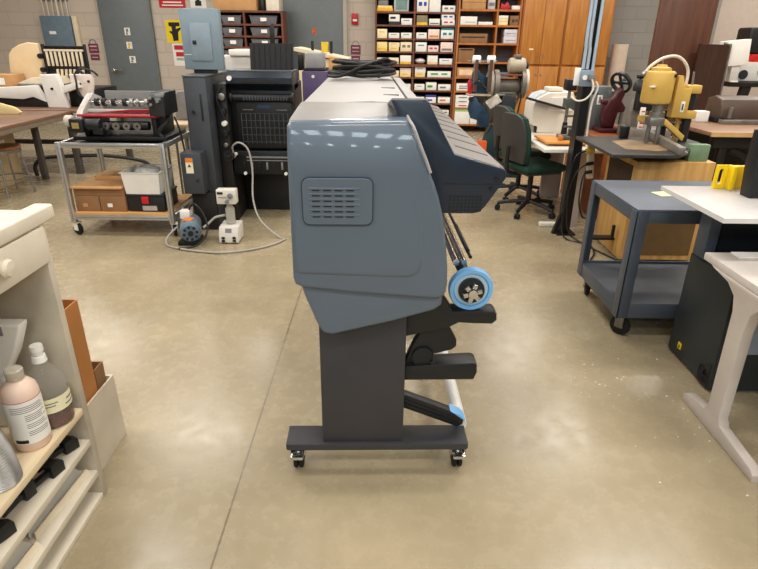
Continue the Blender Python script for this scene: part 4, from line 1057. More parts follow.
# ------------------------------------------------------------------ shelves of boxes on the back wall
BRW = wood('shelf_brown_wood', (120, 72, 48), (92, 52, 34), 0.45)
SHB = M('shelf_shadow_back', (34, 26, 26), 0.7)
t = Thing('box_shelf', 'tall dark brown shelving filled with small white boxes', 'shelf', (0.6, 10.8, 0))
RZ = [0.12, 0.30, 0.51, 0.73, 0.95, 1.165, 1.37, 1.58, 1.795, 2.0, 2.25, 2.5]
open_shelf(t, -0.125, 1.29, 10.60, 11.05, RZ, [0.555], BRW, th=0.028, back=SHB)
t.part('middle_edge', MB().box(-0.097, 1.262, 10.59, 10.602, 1.12, 1.165), BRW)
CRE = M('box_cream', (238, 222, 182), 0.6, 0, 0.03)
YEL = M('box_yellow', (236, 212, 138), 0.6, 0, 0.04)
PNK = M('box_pinkish', (236, 214, 204), 0.6, 0, 0.03)
GRN = M('box_olive', (132, 124, 96), 0.6, 0, 0.05)
DRK = M('box_dark', (52, 48, 50), 0.6, 0, 0.05)
XS = {'L0': (-0.09, 0.095), 'L1': (0.115, 0.31), 'L2': (0.325, 0.525), 'R0': (0.585, 0.785), 'R1': (0.80, 1.0), 'R2': (1.02, 1.25), 'R12': (0.81, 1.24), 'R1b': (0.82, 1.0)}
POS = {'L0': 'left end of the left bay', 'L1': 'middle of the left bay', 'L2': 'right end of the left bay', 'R0': 'left end of the right bay', 'R1': 'middle of the right bay', 'R2': 'right end of the right bay', 'R12': 'right half of the right bay'}
RWN = {9: 'top row', 8: 'second row', 7: 'third row', 6: 'fourth row', 5: 'fifth row', 4: 'sixth row', 3: 'seventh row', 2: 'eighth row', 1: 'ninth row'}
def sbox(cell, row, h, mat, tone, marks, ink, dz=0.0, y0=10.615, extra=''):
    x0, x1 = XS[cell]
    rj = random.Random(hash((cell, row)) % 1000 if False else (ord(cell[0]) * 31 + ord(cell[1]) * 7 + row * 13 + int(dz * 1000)))
    x0 += rj.uniform(0, 0.012); x1 -= rj.uniform(0, 0.012)
    y0 += rj.uniform(0, 0.02)
    z = RZ[row] + 0.0008 + dz
    t = Thing('storage_box', '%s box%s, %s, %s of brown shelving' % (tone, extra, POS[cell], RWN[row]), 'box', ((x0 + x1) / 2, y0 + 0.15, z), group='boxes on the brown shelving')
    t.part('carton', MB().box(x0, x1, y0, y0 + 0.30, z, z + h, 0.002), mat)
    if marks:
        ws = {'line': [(0.2, 0.75, 0.62, 0.74)], 'two': [(0.15, 0.45, 0.42, 0.7), (0.6, 0.85, 0.42, 0.7)], 'band': [(0.0, 1.0, 0.0, 0.28)], 'big': [(0.12, 0.62, 0.35, 0.65)], 'low': [(0.1, 0.9, 0.15, 0.35)]}[marks]
        for w_ in ws:
            t.part('print', quad_marks(x0, x1, z, z + h, y0 - 0.0005, [w_]), ink)
    return t
# row index, from the top row down
t = Thing('yellow_trays', 'stack of yellow trays at the left end of the top row of brown shelving', 'trays', (0.04, 10.75, 2.001))
t.part('tray', MB().box(-0.09, 0.18, 10.62, 10.9, 2.001, 2.05, 0.006), M('tray_yellow', (232, 176, 44), 0.5, 0, 0.05))
t.part('tray', MB().box(-0.085, 0.17, 10.63, 10.9, 2.051, 2.09, 0.006), YEL)
t.part('tray', MB().box(-0.07, 0.10, 10.64, 10.9, 2.091, 2.17, 0.006), GREYP)
t = Thing('framed_case', 'grey framed case with teal window in the top row of brown shelving', 'case', (0.33, 10.75, 2.001))
t.part('frame', MB().box(0.20, 0.45, 10.62, 10.85, 2.001, 2.215, 0.006), M('case_grey', (186, 188, 190), 0.45))
t.part('window', MB().box(0.225, 0.425, 10.615, 10.622, 2.03, 2.195), M('case_teal', (110, 140, 134), 0.4, 0, 0.1))
sbox('R0', 9, 0.215, LABELW, 'tall white', 'two', INKB)
sbox('R1', 9, 0.21, LABELW, 'plain tall white', None, None)
sbox('R2', 9, 0.10, LABELW, 'low white printed', 'two', INKG)
sbox('L1', 8, 0.05, DRK, 'flat dark', None, None)
sbox('L1', 8, 0.11, LABELW, 'white black printed', 'big', INK, 0.051)
sbox('L2', 8, 0.10, LABELW, 'low white', 'line', INKG)
sbox('R0', 8, 0.15, GRN, 'olive', 'band', INKY)
sbox('R1', 8, 0.10, LABELW, 'white', 'low', INKG)
sbox('R2', 8, 0.085, LABELW, 'lower white', 'two', INKR)
sbox('R2', 8, 0.085, LABELW, 'upper white', 'two', INKB, 0.0855)
sbox('L0', 7, 0.145, CRE, 'cream', 'line', INKY)
sbox('L1', 7, 0.085, LABELW, 'low white', 'line', INKG)
sbox('L2', 7, 0.09, LABELW, 'low white', 'line', INKN)
sbox('R0', 7, 0.095, LABELW, 'low white', 'line', INKG)
sbox('R1', 7, 0.15, PNK, 'pale pink', 'low', INKO)
sbox('R2', 7, 0.14, LABELW, 'white teal printed', 'two', INKT)
sbox('R2', 7, 0.035, M('box_teal', (28, 132, 146), 0.5), 'flat teal', None, None, 0.1405)
sbox('L0', 6, 0.15, YEL, 'yellowish', 'low', INKY)
sbox('L1', 6, 0.072, YEL, 'lower yellow', 'line', INKO)
sbox('L1', 6, 0.07, CRE, 'upper yellow', 'line', INKO, 0.0725)
sbox('L2', 6, 0.15, CRE, 'cream', 'two', INKG)
sbox('R0', 6, 0.15, LABELW, 'white', 'line', INKT)
sbox('R1', 6, 0.10, PNK, 'white magenta printed', 'two', M('ink_magenta', (200, 50, 130), 0.6))
sbox('R2', 6, 0.155, PNK, 'pale pink', 'low', INKG)
sbox('L0', 5, 0.10, CRE, 'cream', 'line', INKY)
sbox('L1', 5, 0.10, CRE, 'cream', 'low', INKR)
sbox('L2', 5, 0.14, LABELW, 'white', 'band', INKY)
single('crumpled_bag', 'crumpled white bag at the left end of the right bay on the brown shelving', 'bag', MB().sph((0.68, 10.74, 1.215), 0.1, (1.0, 1.0, 0.49), 12), M('bag_white', (232, 220, 212), 0.5, 0, 0.08, 20, 0.8, bscale=40), (0.68, 10.74, 1.166))
sbox('R1', 5, 0.145, LABELW, 'white', 'band', M('ink_peach', (240, 206, 160), 0.7))
sbox('R2', 5, 0.095, LABELW, 'low white', 'line', INKG)
sbox('L2', 4, 0.07, YEL, 'lower yellow', 'line', INKO)
sbox('L2', 4, 0.075, PNK, 'upper pinkish', None, None, 0.0705)
sbox('R0', 4, 0.07, YEL, 'lower yellow', 'line', INKO)
sbox('R0', 4, 0.10, LABELW, 'upper white', 'line', INKG, 0.0705)
sbox('R12', 4, 0.10, LABELW, 'wide white green printed', 'two', INKN)
sbox('L1', 4, 0.10, CRE, 'cream', 'line', INKY)
sbox('L2', 3, 0.10, LABELW, 'white', 'line', INKG)
sbox('R0', 3, 0.10, LABELW, 'white', 'line', INKN)
sbox('R1', 3, 0.13, LABELW, 'white green framed', 'big', INKN)
sbox('R2', 3, 0.10, LABELW, 'white', 'big', INKG)
sbox('L2', 2, 0.10, LABELW, 'white', 'big', INKG)
sbox('R0', 2, 0.10, LABELW, 'white', 'big', INK)
sbox('R1', 2, 0.10, LABELW, 'white', 'big', INKB)
sbox('R1', 2, 0.035, M('box_blue', (60, 66, 150), 0.5), 'flat blue', None, None, 0.1005)
sbox('R2', 2, 0.10, LABELW, 'white', 'big', INKO)
sbox('R0', 1, 0.09, LABELW, 'white', 'line', INKG)
sbox('R1', 1, 0.09, PNK, 'pale', 'two', INKY)
sbox('R2', 1, 0.085, LABELW, 'white', 'two', INKG)

ORW = wood('orange_wood', (184, 116, 56), (156, 92, 40), 0.42)
t = Thing('open_shelf', 'honey wood open shelving between the white box shelving and cabinets', 'shelf', (1.84, 10.8, 0))
OZ = [0.15, 0.44, 0.73, 0.965, 1.215, 1.52, 1.806, 2.05, 2.30, 2.5]
open_shelf(t, 1.30, 2.385, 10.60, 11.05, OZ, [1.975], ORW, th=0.03, back=M('shelf_back_grey', (112, 110, 112), 0.6, 0, 0.05))
def obox(name, label, x0, x1, zi, h, mat, marks=(), ink=INKG, dz=0.0, y0=10.61, d=0.3, cat='box'):
    z = OZ[zi] + 0.0008 + dz
    t = Thing(name, label, cat, ((x0 + x1) / 2, y0 + d / 2, z))
    t.part('carton', MB().box(x0, x1, y0, y0 + d, z, z + h, 0.003), mat)
    for mk in marks:
        t.part('print', quad_marks(x0, x1, z, z + h, y0 - 0.0005, [mk]), ink)
obox('cardboard_box', 'brown cardboard box on the top left of the honey shelving', 1.36, 1.76, 7, 0.21, CARD, [(0, 1, 0.48, 0.52)], CARDD)
obox('jar_box', 'small pale jar box right of the top cardboard box on honey shelving', 1.80, 1.92, 7, 0.17, M('jar_pale', (200, 190, 188), 0.5), [(0.1, 0.9, 0.3, 0.6)], INKG)
obox('white_box', 'white box on the second shelf of the honey shelving', 1.345, 1.63, 6, 0.13, LABELW, [(0.3, 0.9, 0.3, 0.36)])
obox('flat_white_box', 'thin flat white box on the second shelf of the honey shelving', 1.66, 1.90, 6, 0.05, LABELW)
obox('slotted_box', 'wide brown box with dark slots on the third honey shelf', 1.345, 1.83, 5, 0.15, CARDD, [(0.08, 0.92, 0.55, 0.68)], INK)
obox('cardboard_box', 'square cardboard box on the fourth honey shelf', 1.345, 1.62, 4, 0.22, CARDD, [(0.1, 0.9, 0.84, 0.94)], INK)
obox('cardboard_box', 'cardboard box with a pale label on the fifth honey shelf', 1.345, 1.70, 3, 0.15, CARD, [(0.1, 0.75, 0.2, 0.8)], M('label_peach', (232, 200, 170), 0.6))
obox('white_box', 'white box with black lines on the sixth honey shelf', 1.345, 1.67, 2, 0.12, LABELW, [(0.15, 0.6, 0.3, 0.42), (0.15, 0.6, 0.6, 0.7)], INK)
for k in range(3):
    obox('lined_box', ['lowest', 'middle', 'topmost'][k] + ' white lined box in the stack low on the honey shelving', 1.345, 1.72, 1, 0.07, LABELW, [(0.15, 0.55, 0.35, 0.6)], INKG if k else INKR, 0.0705 * k)
for k in range(2):
    obox('striped_carton', ['left', 'right'][k] + ' white carton with green stripe at the bottom of honey shelving', 1.345 + 0.29 * k, 1.625 + 0.29 * k, 0, 0.255, LABELW, [(0, 1, 0.86, 1.0)], M('stripe_green', (150, 200, 120), 0.6))
single('red_case', 'red tool on the top right of the honey shelving', 'tool', MB().prism([(2.01, 0), (2.03, 0.10), (2.08, 0.07), (2.13, 0.12), (2.18, 0.06), (2.18, 0)], 'y', 10.64, 10.8, 0.01, 2).shift((0, 0, 2.0508)), RED, (2.1, 10.72, 2.0508))
obox('paper_stack', 'stack of white paper on the top right of the honey shelving', 2.21, 2.35, 7, 0.06, LABELW, cat='paper')
for k in range(3):
    obox('book', ['lowest', 'middle', 'topmost'][k] + ' cream book in the pile on the honey shelving', 2.0, 2.16, 6, 0.05, CRE if k < 2 else LABELW, [(0, 1, 0.0, 0.15)], INKY, 0.0505 * k, cat='book')
obox('brown_parcel', 'brown printed box beside the cream books on honey shelving', 2.20, 2.345, 6, 0.15, CARDD, [(0.2, 0.5, 0.3, 0.6), (0.6, 0.9, 0.4, 0.6)], DRK)
for k in range(2):
    obox('carton', ['lower', 'upper'][k] + ' white carton on the third shelf at the right of honey shelving', 2.12, 2.345, 5, 0.11, M('carton_pale', (214, 208, 216), 0.6, 0, 0.05), [(0.1, 0.9, 0.4, 0.46)], INKG, 0.1105 * k)
obox('blue_package', 'flat blue package on the right side of the honey shelving', 2.0, 2.26, 3, 0.08, M('package_blue', (70, 130, 170), 0.5), [(0, 1, 0.5, 0.7)], LABELW, cat='package')

# wooden wardrobes
CABW = wood('honey_door_wood', (186, 126, 60), (164, 104, 44), 0.38)
CABF = wood('honey_frame_wood', (166, 98, 36), (144, 82, 28), 0.42)
for nm, x0, x1, lab in (('wooden_cupboard', 2.395, 3.13, 'honey coloured wooden cupboard next to the open shelving'), ('wooden_cupboard', 3.135, 3.94, 'honey coloured wooden cupboard right of the black post beside the grey wall')):
    t = Thing(nm, lab, 'cupboard', ((x0 + x1) / 2, 10.8, 0), group='honey wooden cupboards')
    t.part('carcass', MB().box(x0, x1, 10.56, 11.08, 0, 2.6, 0.003), CABF)
    mid = (x0 + x1) / 2
    for za, zb in ((0.10, 1.155), (1.19, 2.56)):
        for xa, xb, hx in ((x0 + 0.02, mid - 0.003, mid - 0.04), (mid + 0.003, x1 - 0.02, mid + 0.04)):
            d_ = t.part('door', MB().box(xa, xb, 10.535, 10.56, za, zb, 0.003), CABW)
            hz = zb - 0.14 if za < 1 else za + 0.14
            t.part('lock', MB().cyl((hx, 10.525, hz), (hx, 10.536, hz), 0.012), STEEL, d_)
    if x0 < 3:
        t.part('name_plate', MB().box(2.56, 2.63, 10.53, 10.536, 1.42, 1.445), M('label_cream', (232, 226, 188), 0.6, 0, 0.03))
# paper roll and tall boards
t = Thing('paper_roll', 'tall beige roll of material standing by the grey wall', 'roll', (4.22, 10.75, 0))
t.part('roll', MB().cyl((4.22, 10.75, 0), (4.22, 10.75, 1.53), 0.135, seg=32, bev=0.004), M('roll_beige', (196, 178, 158), 0.6, 0, 0.03))
t.part('core', MB().lathe([(0.03, 1.531), (0.04, 1.531), (0.04, 1.533), (0.03, 1.533), (0.03, 1.531)], (4.22, 10.75, 0), 'z', 20), CARDD)
RDW = wood('red_brown_board', (94, 60, 44), (78, 46, 33), 0.4)
single('tall_board', 'tall red brown wooden board standing behind the yellow drill', 'board', MB().box(3.56, 4.30, 8.0, 8.05, 0, 2.45, 0.004), RDW, (3.87, 8.02, 0))
t = Thing('folded_table', 'folded dark brown table with rounded corner beside the tall board', 'table', (4.40, 7.9, 0))
t.part('top', MB().prism([(4.12, 0.0), (4.12, 1.55), (4.46, 1.545), (4.495, 1.535), (4.51, 1.51), (4.54, 0.0)], 'y', 7.88, 7.92, 0.003, 1), wood('dark_laminate', (64, 42, 34), (54, 34, 28), 0.3))
t.part('edge_band', MB().tube([(4.44, 7.90, 1.559), (4.51, 7.90, 1.547), (4.528, 7.90, 1.51), (4.54, 7.90, 1.0), (4.556, 7.90, 0.016)], 0.016, 8, 3), STEEL)

# ------------------------------------------------------------------ right side: wheeled steel cart
STB = M('cart_blue_grey', (76, 84, 96), 0.42, 0.15, 0.05)
STT = M('cart_top_grey', (84, 92, 104), 0.45, 0.1, 0.08, 5)
UC = Thing('utility_cart', 'blue grey steel utility cart on black casters', 'cart', (1.84, 3.17, 0))
ux0, ux1, uy0, uy1 = 1.337, 2.28, 2.81, 3.485
UC.part('top_shelf', MB().box(ux0, ux1, uy0, uy1, 0.745, 0.76, 0.003), STT)
for nm, b in (('lip', (ux0, ux1, uy0, uy0 + 0.012, 0.685, 0.745)), ('lip', (ux0, ux1, uy1 - 0.012, uy1, 0.685, 0.745)), ('lip', (ux0, ux0 + 0.012, uy0, uy1, 0.685, 0.745)), ('lip', (ux1 - 0.012, ux1, uy0, uy1, 0.685, 0.745))):
    UC.part(nm, MB().box(*b, 0.002), STB)
UC.part('bottom_shelf', MB().box(ux0 + 0.012, ux1 - 0.012, uy0 + 0.012, uy1 - 0.012, 0.19, 0.203), M('cart_shelf_grey', (78, 84, 92), 0.5, 0.1, 0.12, 7))
for b in ((ux0, ux1, uy0, uy0 + 0.012, 0.13, 0.22), (ux0, ux1, uy1 - 0.012, uy1, 0.13, 0.22), (ux0, ux0 + 0.012, uy0, uy1, 0.13, 0.22), (ux1 - 0.012, ux1, uy0, uy1, 0.13, 0.22)):
    UC.part('lip', MB().box(*b, 0.002), STB)
for x, sx_ in ((ux0, 1), (ux1, -1)):
    for y, sy_ in ((uy0, 1), (uy1, -1)):
        xa, xb = sorted((x - 0.002 * sx_, x + 0.062 * sx_)); ya, yb = sorted((y - 0.003 * sy_, y + 0.062 * sy_))
        xi, xj = sorted((x, x + 0.006 * sx_)); yi, yj = sorted((y - 0.003 * sy_, y + 0.003 * sy_))
        UC.part('leg', MB().box(xa, xb, yi, yj, 0.13, 0.75, 0.001).box(xi - 0.003, xj, ya, yb, 0.13, 0.75, 0.001), STB)
for x, a in ((ux0 + 0.06, 40), (ux1 - 0.06, 10)):
    for y in (uy0 + 0.06, uy1 - 0.06):
        caster(UC, x, y, 0.19, 0.058, STEEL, turn=R(a if y < 3 else -15))
single('sticky_note', 'pale yellow note lying on the blue grey cart', 'note', MB().box(1.575, 1.675, 3.09, 3.185, 0.7605, 0.7635).turn(R(12), 'Z', (1.62, 3.14, 0.75)), M('note_yellow', (238, 232, 168), 0.7, 0, 0.02), (1.62, 3.14, 0.7605))

# dark cabinet machine, grey laminate slab, lower table
CHAR = M('charcoal_green', (40, 45, 47), 0.42, 0.05, 0.03)
NAV2 = M('panel_dark_navy', (24, 28, 36), 0.4)
DM = Thing('machine_cabinet', 'charcoal machine cabinet under the grey laminate slab', 'cabinet', (2.05, 2.5, 0))
dprof = [(2.70, 0.012), (2.28, 0.012), (2.30, 0.51), (2.32, 0.54), (2.36, 0.556), (2.42, 0.560), (2.58, 0.566), (2.70, 0.566)]
DM.part('body', MB().prism(dprof, 'x', 1.60, 2.55, 0.008, 2), CHAR)
DM.part('plinth', MB().box(1.62, 2.53, 2.30, 2.69, 0, 0.014), BLACK)
DM.part('rear_panel', MB().box(1.69, 2.55, 2.64, 2.715, 0.567, 0.877, 0.004), NAV2)
DM.part('upright_post', MB().box(1.605, 1.66, 2.60, 2.70, 0.567, 0.877, 0.006), STB)
DM.part('upright_post', MB().box(2.02, 2.10, 2.46, 2.56, 0.567, 0.877, 0.006), M('post_slate', (62, 70, 82), 0.45))
DM.part('bolt', MB().cyl((1.635, 2.592, 0.60), (1.635, 2.601, 0.60), 0.012), BLACK)
DM.part('warning_sticker', MB().box(1.597, 1.601, 2.575, 2.605, 0.065, 0.10), YELLOW)
DM.part('sticker_mark', MB().prism([(2.582, 0.072), (2.598, 0.072), (2.59, 0.092)], 'x', 1.5955, 1.5975), INK)
rc = DM.part('cable_recess', MB().prism([(2.295, 0.0135), (2.39, 0.0135), (2.39, 0.09), (2.32, 0.14), (2.30, 0.14)], 'x', 1.597, 1.601), BLACK)
for k in range(3):
    DM.part('cable', MB().tube([(1.599, 2.38 - 0.015 * k, 0.10), (1.585, 2.36 - 0.01 * k, 0.05 + 0.01 * k), (1.599, 2.31, 0.03 + 0.015 * k)], 0.006, 8, 5), BLKMET, rc)
LAMG = M('laminate_grey', (186, 182, 180), 0.35, 0, 0.025, 30)
LAME = M('laminate_edge', (206, 204, 202), 0.4, 0, 0.02)
SL = Thing('laminate_slab', 'light grey laminate shelf over the charcoal cabinet', 'shelf', (1.95, 2.46, 0.878))
SL.part('panel', MB().box(1.409, 2.60, 2.205, 2.756, 0.878, 0.90, 0.002), LAMG)
SL.part('edge_band', MB().box(1.405, 1.4095, 2.20, 2.76, 0.878, 0.8995).box(1.4095, 2.60, 2.20, 2.2055, 0.878, 0.8995), LAME)
# yellow plastic end piece with slot
YB = Thing('yellow_bracket', 'yellow plastic bracket with a slot standing on the laminate shelf', 'bracket', (1.68, 2.68, 0.9005))
def slot_plate(x0, x1, z0, z1, y0, y1, sx0, sx1, sz0, sz1):
    mb = MB()
    out = [(x0, z0), (x1, z0), (x1, z1), (x0, z1)]
    n = 8
    inn = []
    r_ = (sx1 - sx0) / 2; cx = (sx0 + sx1) / 2
    for k in range(n + 1):
        a = math.pi * k / n
        inn.append((cx + r_ * math.cos(a), sz1 - r_ + r_ * math.sin(a)))
    for k in range(n + 1):
        a = math.pi + math.pi * k / n
        inn.append((cx + r_ * math.cos(a), sz0 + r_ + r_ * math.sin(a)))
    m = len(inn)
    def proj_out(p):
        dx, dz = p[0] - cx, p[1] - (sz0 + sz1) / 2
        kx = ((x1 - cx) if dx > 0 else (cx - x0)) / max(abs(dx), 1e-6); kz = ((z1 - z0) / 2) / max(abs(dz), 1e-6)
        k = min(kx, kz)
        return (cx + dx * k, (z0 + z1) / 2 + dz * k)
    O = [proj_out(p) for p in inn]
    F = [[mb.bm.verts.new((p[0], y, p[1])) for p in L_] for L_, y in ((inn, y0), (O, y0), (O, y1), (inn, y1))]
    for A, B in zip(F, F[1:] + F[:1]):
        for k in range(m):
            mb.bm.faces.new((A[k], A[(k + 1) % m], B[(k + 1) % m], B[k]))
    return mb
YB.part('slotted_plate', slot_plate(1.622, 1.690, 0.9005, 1.015, 2.705, 2.72, 1.644, 1.667, 0.922, 0.998), YELLOW)
YB.part('rib', MB().box(1.690, 1.712, 2.67, 2.73, 0.9005, 1.014, 0.003), YELLOW)
YB.part('block', MB().box(1.712, 1.787, 2.70, 2.73, 0.9005, 1.012, 0.003), M('yellow_plastic_deep', (226, 182, 24), 0.4, 0, 0.03))
single('black_post', 'black boxy post rising beside the yellow bracket on the laminate shelf', 'post', MB().prism([(1.70, 0.9005), (1.685, 1.04), (1.685, 1.20), (1.83, 1.22), (1.83, 0.9005)], 'y', 2.52, 2.60, 0.006, 2), BLACK, (1.76, 2.56, 0.9005))
# lower white table
WHT = M('table_laminate_white', (200, 193, 186), 0.4, 0, 0.025, 25)
LEGW = M('table_leg_pale', (188, 178, 170), 0.45, 0, 0.02)
LT = Thing('white_table', 'pale laminate table with a curved white T leg at the right edge', 'table', (1.9, 1.9, 0))
LT.part('top', MB().box(1.452, 2.45, 1.35, 2.345, 0.668, 0.70, 0.003), WHT)
tp = [(2.22, 0.0), (2.22, 0.035), (2.195, 0.055), (2.055, 0.075), (2.035, 0.10), (2.055, 0.55), (2.075, 0.61), (2.13, 0.645), (2.27, 0.667), (1.80, 0.667), (1.90, 0.63), (1.945, 0.58), (1.955, 0.50), (1.945, 0.10), (1.925, 0.07), (1.70, 0.045), (1.675, 0.03), (1.675, 0.0)]
LT.part('leg', MB().prism(tp, 'x', 1.444, 1.490, 0.008, 2), LEGW)
LT.part('leg', MB().prism(tp, 'x', 2.38, 2.43, 0.008, 2), LEGW)
LT.part('modesty_panel', MB().box(1.491, 2.38, 2.03, 2.05, 0.36, 0.63), M('panel_pale_blue', (128, 138, 158), 0.45))
single('paper_sheet', 'white paper strip near the back of the pale table', 'paper', MB().box(1.56, 1.72, 2.27, 2.335, 0.7005, 0.706), PAPER, (1.64, 2.29, 0.7005))

# ------------------------------------------------------------------ black post with conduits, outlet box and power strip
BP = Thing('steel_column', 'black steel column carrying conduits and an outlet box', 'column', (1.65, 4.72, 0))
BP.part('column', MB().box(1.588, 1.665, 4.68, 4.76, 0, CEIL - 0.002, 0.003), BLKMET)
BP.part('flange', MB().box(1.585, 1.595, 4.66, 4.78, 0, CEIL - 0.002), BLACK)
BP.part('base_plate', MB().box(1.55, 1.71, 4.65, 4.79, 0, 0.015), BLKMET)
BP.part('brace', MB().prism([(1.52, 0.0), (1.56, 0.0), (1.605, 0.20), (1.588, 0.22)], 'y', 4.70, 4.74), BLKMET)
CONB = M('conduit_pale_blue', (178, 194, 208), 0.35, 0.3, 0.04)
for k, (x, bx_) in enumerate(((1.560, 1.565), (1.588, 1.597), (1.640, 1.640))):
    BP.part('conduit', MB().tube([(bx_, 4.655, 1.36 if k < 2 else 1.26), (bx_, 4.655, 1.50), (x, 4.655, 1.62), (x, 4.655, 2.4), (x, 4.655, CEIL - 0.005)], 0.0125, 10, 4), CONB)
ob = BP.part('outlet_box', MB().box(1.545, 1.645, 4.615, 4.68, 1.235, 1.355, 0.005), M('outlet_blue_grey', (132, 150, 168), 0.4, 0.2))
BP.part('back_plate', MB().box(1.505, 1.548, 4.64, 4.66, 1.24, 1.37, 0.003), LABELW, ob)
BP.part('outlet', MB().cyl((1.575, 4.605, 1.30), (1.575, 4.616, 1.30), 0.018), LABELW, ob)
BP.part('plug', MB().box(1.60, 1.65, 4.585, 4.616, 1.28, 1.325, 0.006), GREYP, ob)
BP.part('white_cord', MB().tube([(1.685, 4.665, 1.27), (1.70, 4.645, 1.22), (1.672, 4.64, 1.12), (1.668, 4.64, 0.95), (1.672, 4.64, 0.80)], 0.008, 8, 5), M('cord_white', (216, 208, 196), 0.5))
BP.part('white_cord', MB().tube([(1.625, 4.585, 1.29), (1.64, 4.575, 1.22), (1.60, 4.575, 1.15), (1.54, 4.60, 1.13), (1.50, 4.65, 1.16)], 0.007, 8, 5), M('cord_white', (216, 208, 196), 0.5))
PS = Thing('power_strip', 'beige power strip with plugged cords hanging beside the black column', 'power strip', (1.72, 4.60, 0.50))
PS.part('strip', MB().box(1.692, 1.742, 4.58, 4.62, 0.52, 0.826, 0.004).turn(R(-6), 'Y', (1.717, 4.6, 0.67)), M('strip_beige', (206, 192, 166), 0.45))
PS.part('yellow_plug', MB().cyl((1.66, 4.575, 0.745), (1.725, 4.575, 0.76), 0.02, 0.024, 14), M('plug_yellow', (226, 190, 60), 0.5))
for k, z in enumerate((0.64, 0.57)):
    PS.part('plug', MB().cyl((1.68, 4.575, z), (1.735, 4.575, z + 0.01), 0.014), BLACK)
cords = [[(1.66, 4.575, 0.745), (1.58, 4.56, 0.70), (1.56, 4.58, 0.50), (1.555, 4.6, 0.25), (1.58, 4.55, 0.02), (1.75, 4.4, 0.012)],
         [(1.68, 4.575, 0.64), (1.61, 4.56, 0.58), (1.57, 4.57, 0.40), (1.60, 4.56, 0.10), (1.68, 4.48, 0.012), (1.85, 4.0, 0.012)],
         [(1.68, 4.575, 0.57), (1.66, 4.56, 0.50), (1.665, 4.56, 0.32), (1.71, 4.54, 0.20), (1.76, 4.52, 0.22)],
         [(1.75, 4.4, 0.012), (1.72, 4.2, 0.012), (1.62, 4.0, 0.012), (1.60, 3.8, 0.012), (1.75, 3.6, 0.012)]]
for c_ in cords:
    PS.part('cord', MB().tube(c_, 0.007, 8, 6), BLACK)

# saw table with plywood cabinet, yellow drill on it
IRON = M('iron_table', (66, 64, 62), 0.45, 0.35, 0.1, 5)
T1 = Thing('machine_table', 'dark iron machine table on a plywood cabinet beside the column', 'table', (2.1, 4.2, 0))
tt = T1.part('top', MB().prism([(1.58, 3.83), (2.02, 3.83), (2.12, 3.93), (2.45, 4.36), (2.45, 4.63), (1.58, 4.63)], 'z', 0.832, 0.856, 0.003, 1), IRON)
T1.part('worn_patch', MB().prism([(1.75, 4.05), (1.95, 3.98), (2.15, 4.05), (2.12, 4.3), (1.95, 4.48), (1.78, 4.4)], 'z', 0.8562, 0.8568), M('worn_rust', (150, 124, 92), 0.5, 0.2, 0.2, 9), tt)
T1.part('under_frame', MB().box(1.86, 2.38, 4.12, 4.56, 0.772, 0.832, 0.004), BLACK)
PLY = wood('plywood', (202, 160, 96), (180, 136, 74), 0.5, 'z')
cb2 = T1.part('cabinet', MB().box(1.845, 2.41, 4.03, 4.58, 0.02, 0.77, 0.003), PLY)
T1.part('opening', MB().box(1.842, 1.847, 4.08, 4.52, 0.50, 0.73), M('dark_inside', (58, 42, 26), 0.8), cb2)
T1.part('plinth', MB().box(1.87, 2.38, 4.08, 4.53, 0, 0.02), BLACK)
T1.part('notice', MB().box(1.841, 1.845, 4.08, 4.16, 0.36, 0.44), M('label_grey', (170, 166, 164), 0.6), cb2)
T1.part('cart_shade_panel', MB().box(1.89, 2.37, 4.024, 4.031, 0.06, 0.56), M('cart_shade_brown', (104, 80, 46), 0.6, 0, 0.06), cb2)  # dark sheet: the utility cart's shade painted on the plywood front
T1.part('pedal', MB().box(1.64, 1.845, 4.16, 4.24, 0.13, 0.15, 0.004), BLACK)
T1.part('pedal_post', MB().box(1.80, 1.82, 4.13, 4.15, 0.15, 0.26), BLACK)
f_ = T1.part('fence', MB().box(-0.42, 0.40, -0.022, 0.022, 0.857, 0.91, 0.004).box(-0.40, -0.10, -0.05, -0.022, 0.857, 0.875, 0.003).turn(R(81), 'Z', (0, 0, 0)).shift((2.10, 4.235, 0)), M('fence_steel', (138, 134, 128), 0.4, 0.5, 0.08))
T1.part('fence_clamp', MB().box(1.90, 1.96, 4.52, 4.58, 0.858, 0.95, 0.006), BLKMET)
T1.part('green_box', MB().box(2.22, 2.36, 4.06, 4.12, 0.771, 0.89, 0.004), M('box_pale_green', (116, 142, 112), 0.5, 0, 0.08))
T1.part('guide_post', MB().box(1.995, 2.02, 4.30, 4.325, 0.857, 1.0, 0.002).box(2.045, 2.07, 4.25, 4.275, 0.857, 1.0, 0.002).box(1.975, 2.085, 4.24, 4.34, 0.99, 1.05, 0.008), STEEL)
YEM = M('machine_yellow', (206, 168, 84), 0.42, 0.05, 0.05, 6)
DR = Thing('pillar_drill', 'yellow pillar drill with big round motor on the iron table', 'drill', (2.2, 4.42, 0.857))
mo = DR.part('motor', MB().cyl((2.065, 4.42, 1.135), (2.065, 4.42, 1.365), 0.108, seg=36, bev=0.02), YEM)
DR.part('motor_cap', MB().lathe([(0.0, 1.365), (0.07, 1.365), (0.07, 1.385), (0.038, 1.395), (0.033, 1.408), (0.0, 1.41)], (2.065, 4.42, 0), 'z', 28), YEM, mo)
DR.part('name_plate', MB().box(1.965, 2.0, 4.315, 4.34, 1.255, 1.265), LABELW, mo)
DR.part('top_pin', MB().cyl((2.065, 4.42, 1.408), (2.065, 4.42, 1.44), 0.005), STEEL, mo)
DR.part('bolt', MB().cyl((2.14, 4.33, 1.335), (2.14, 4.345, 1.335), 0.012), BLACK, mo)
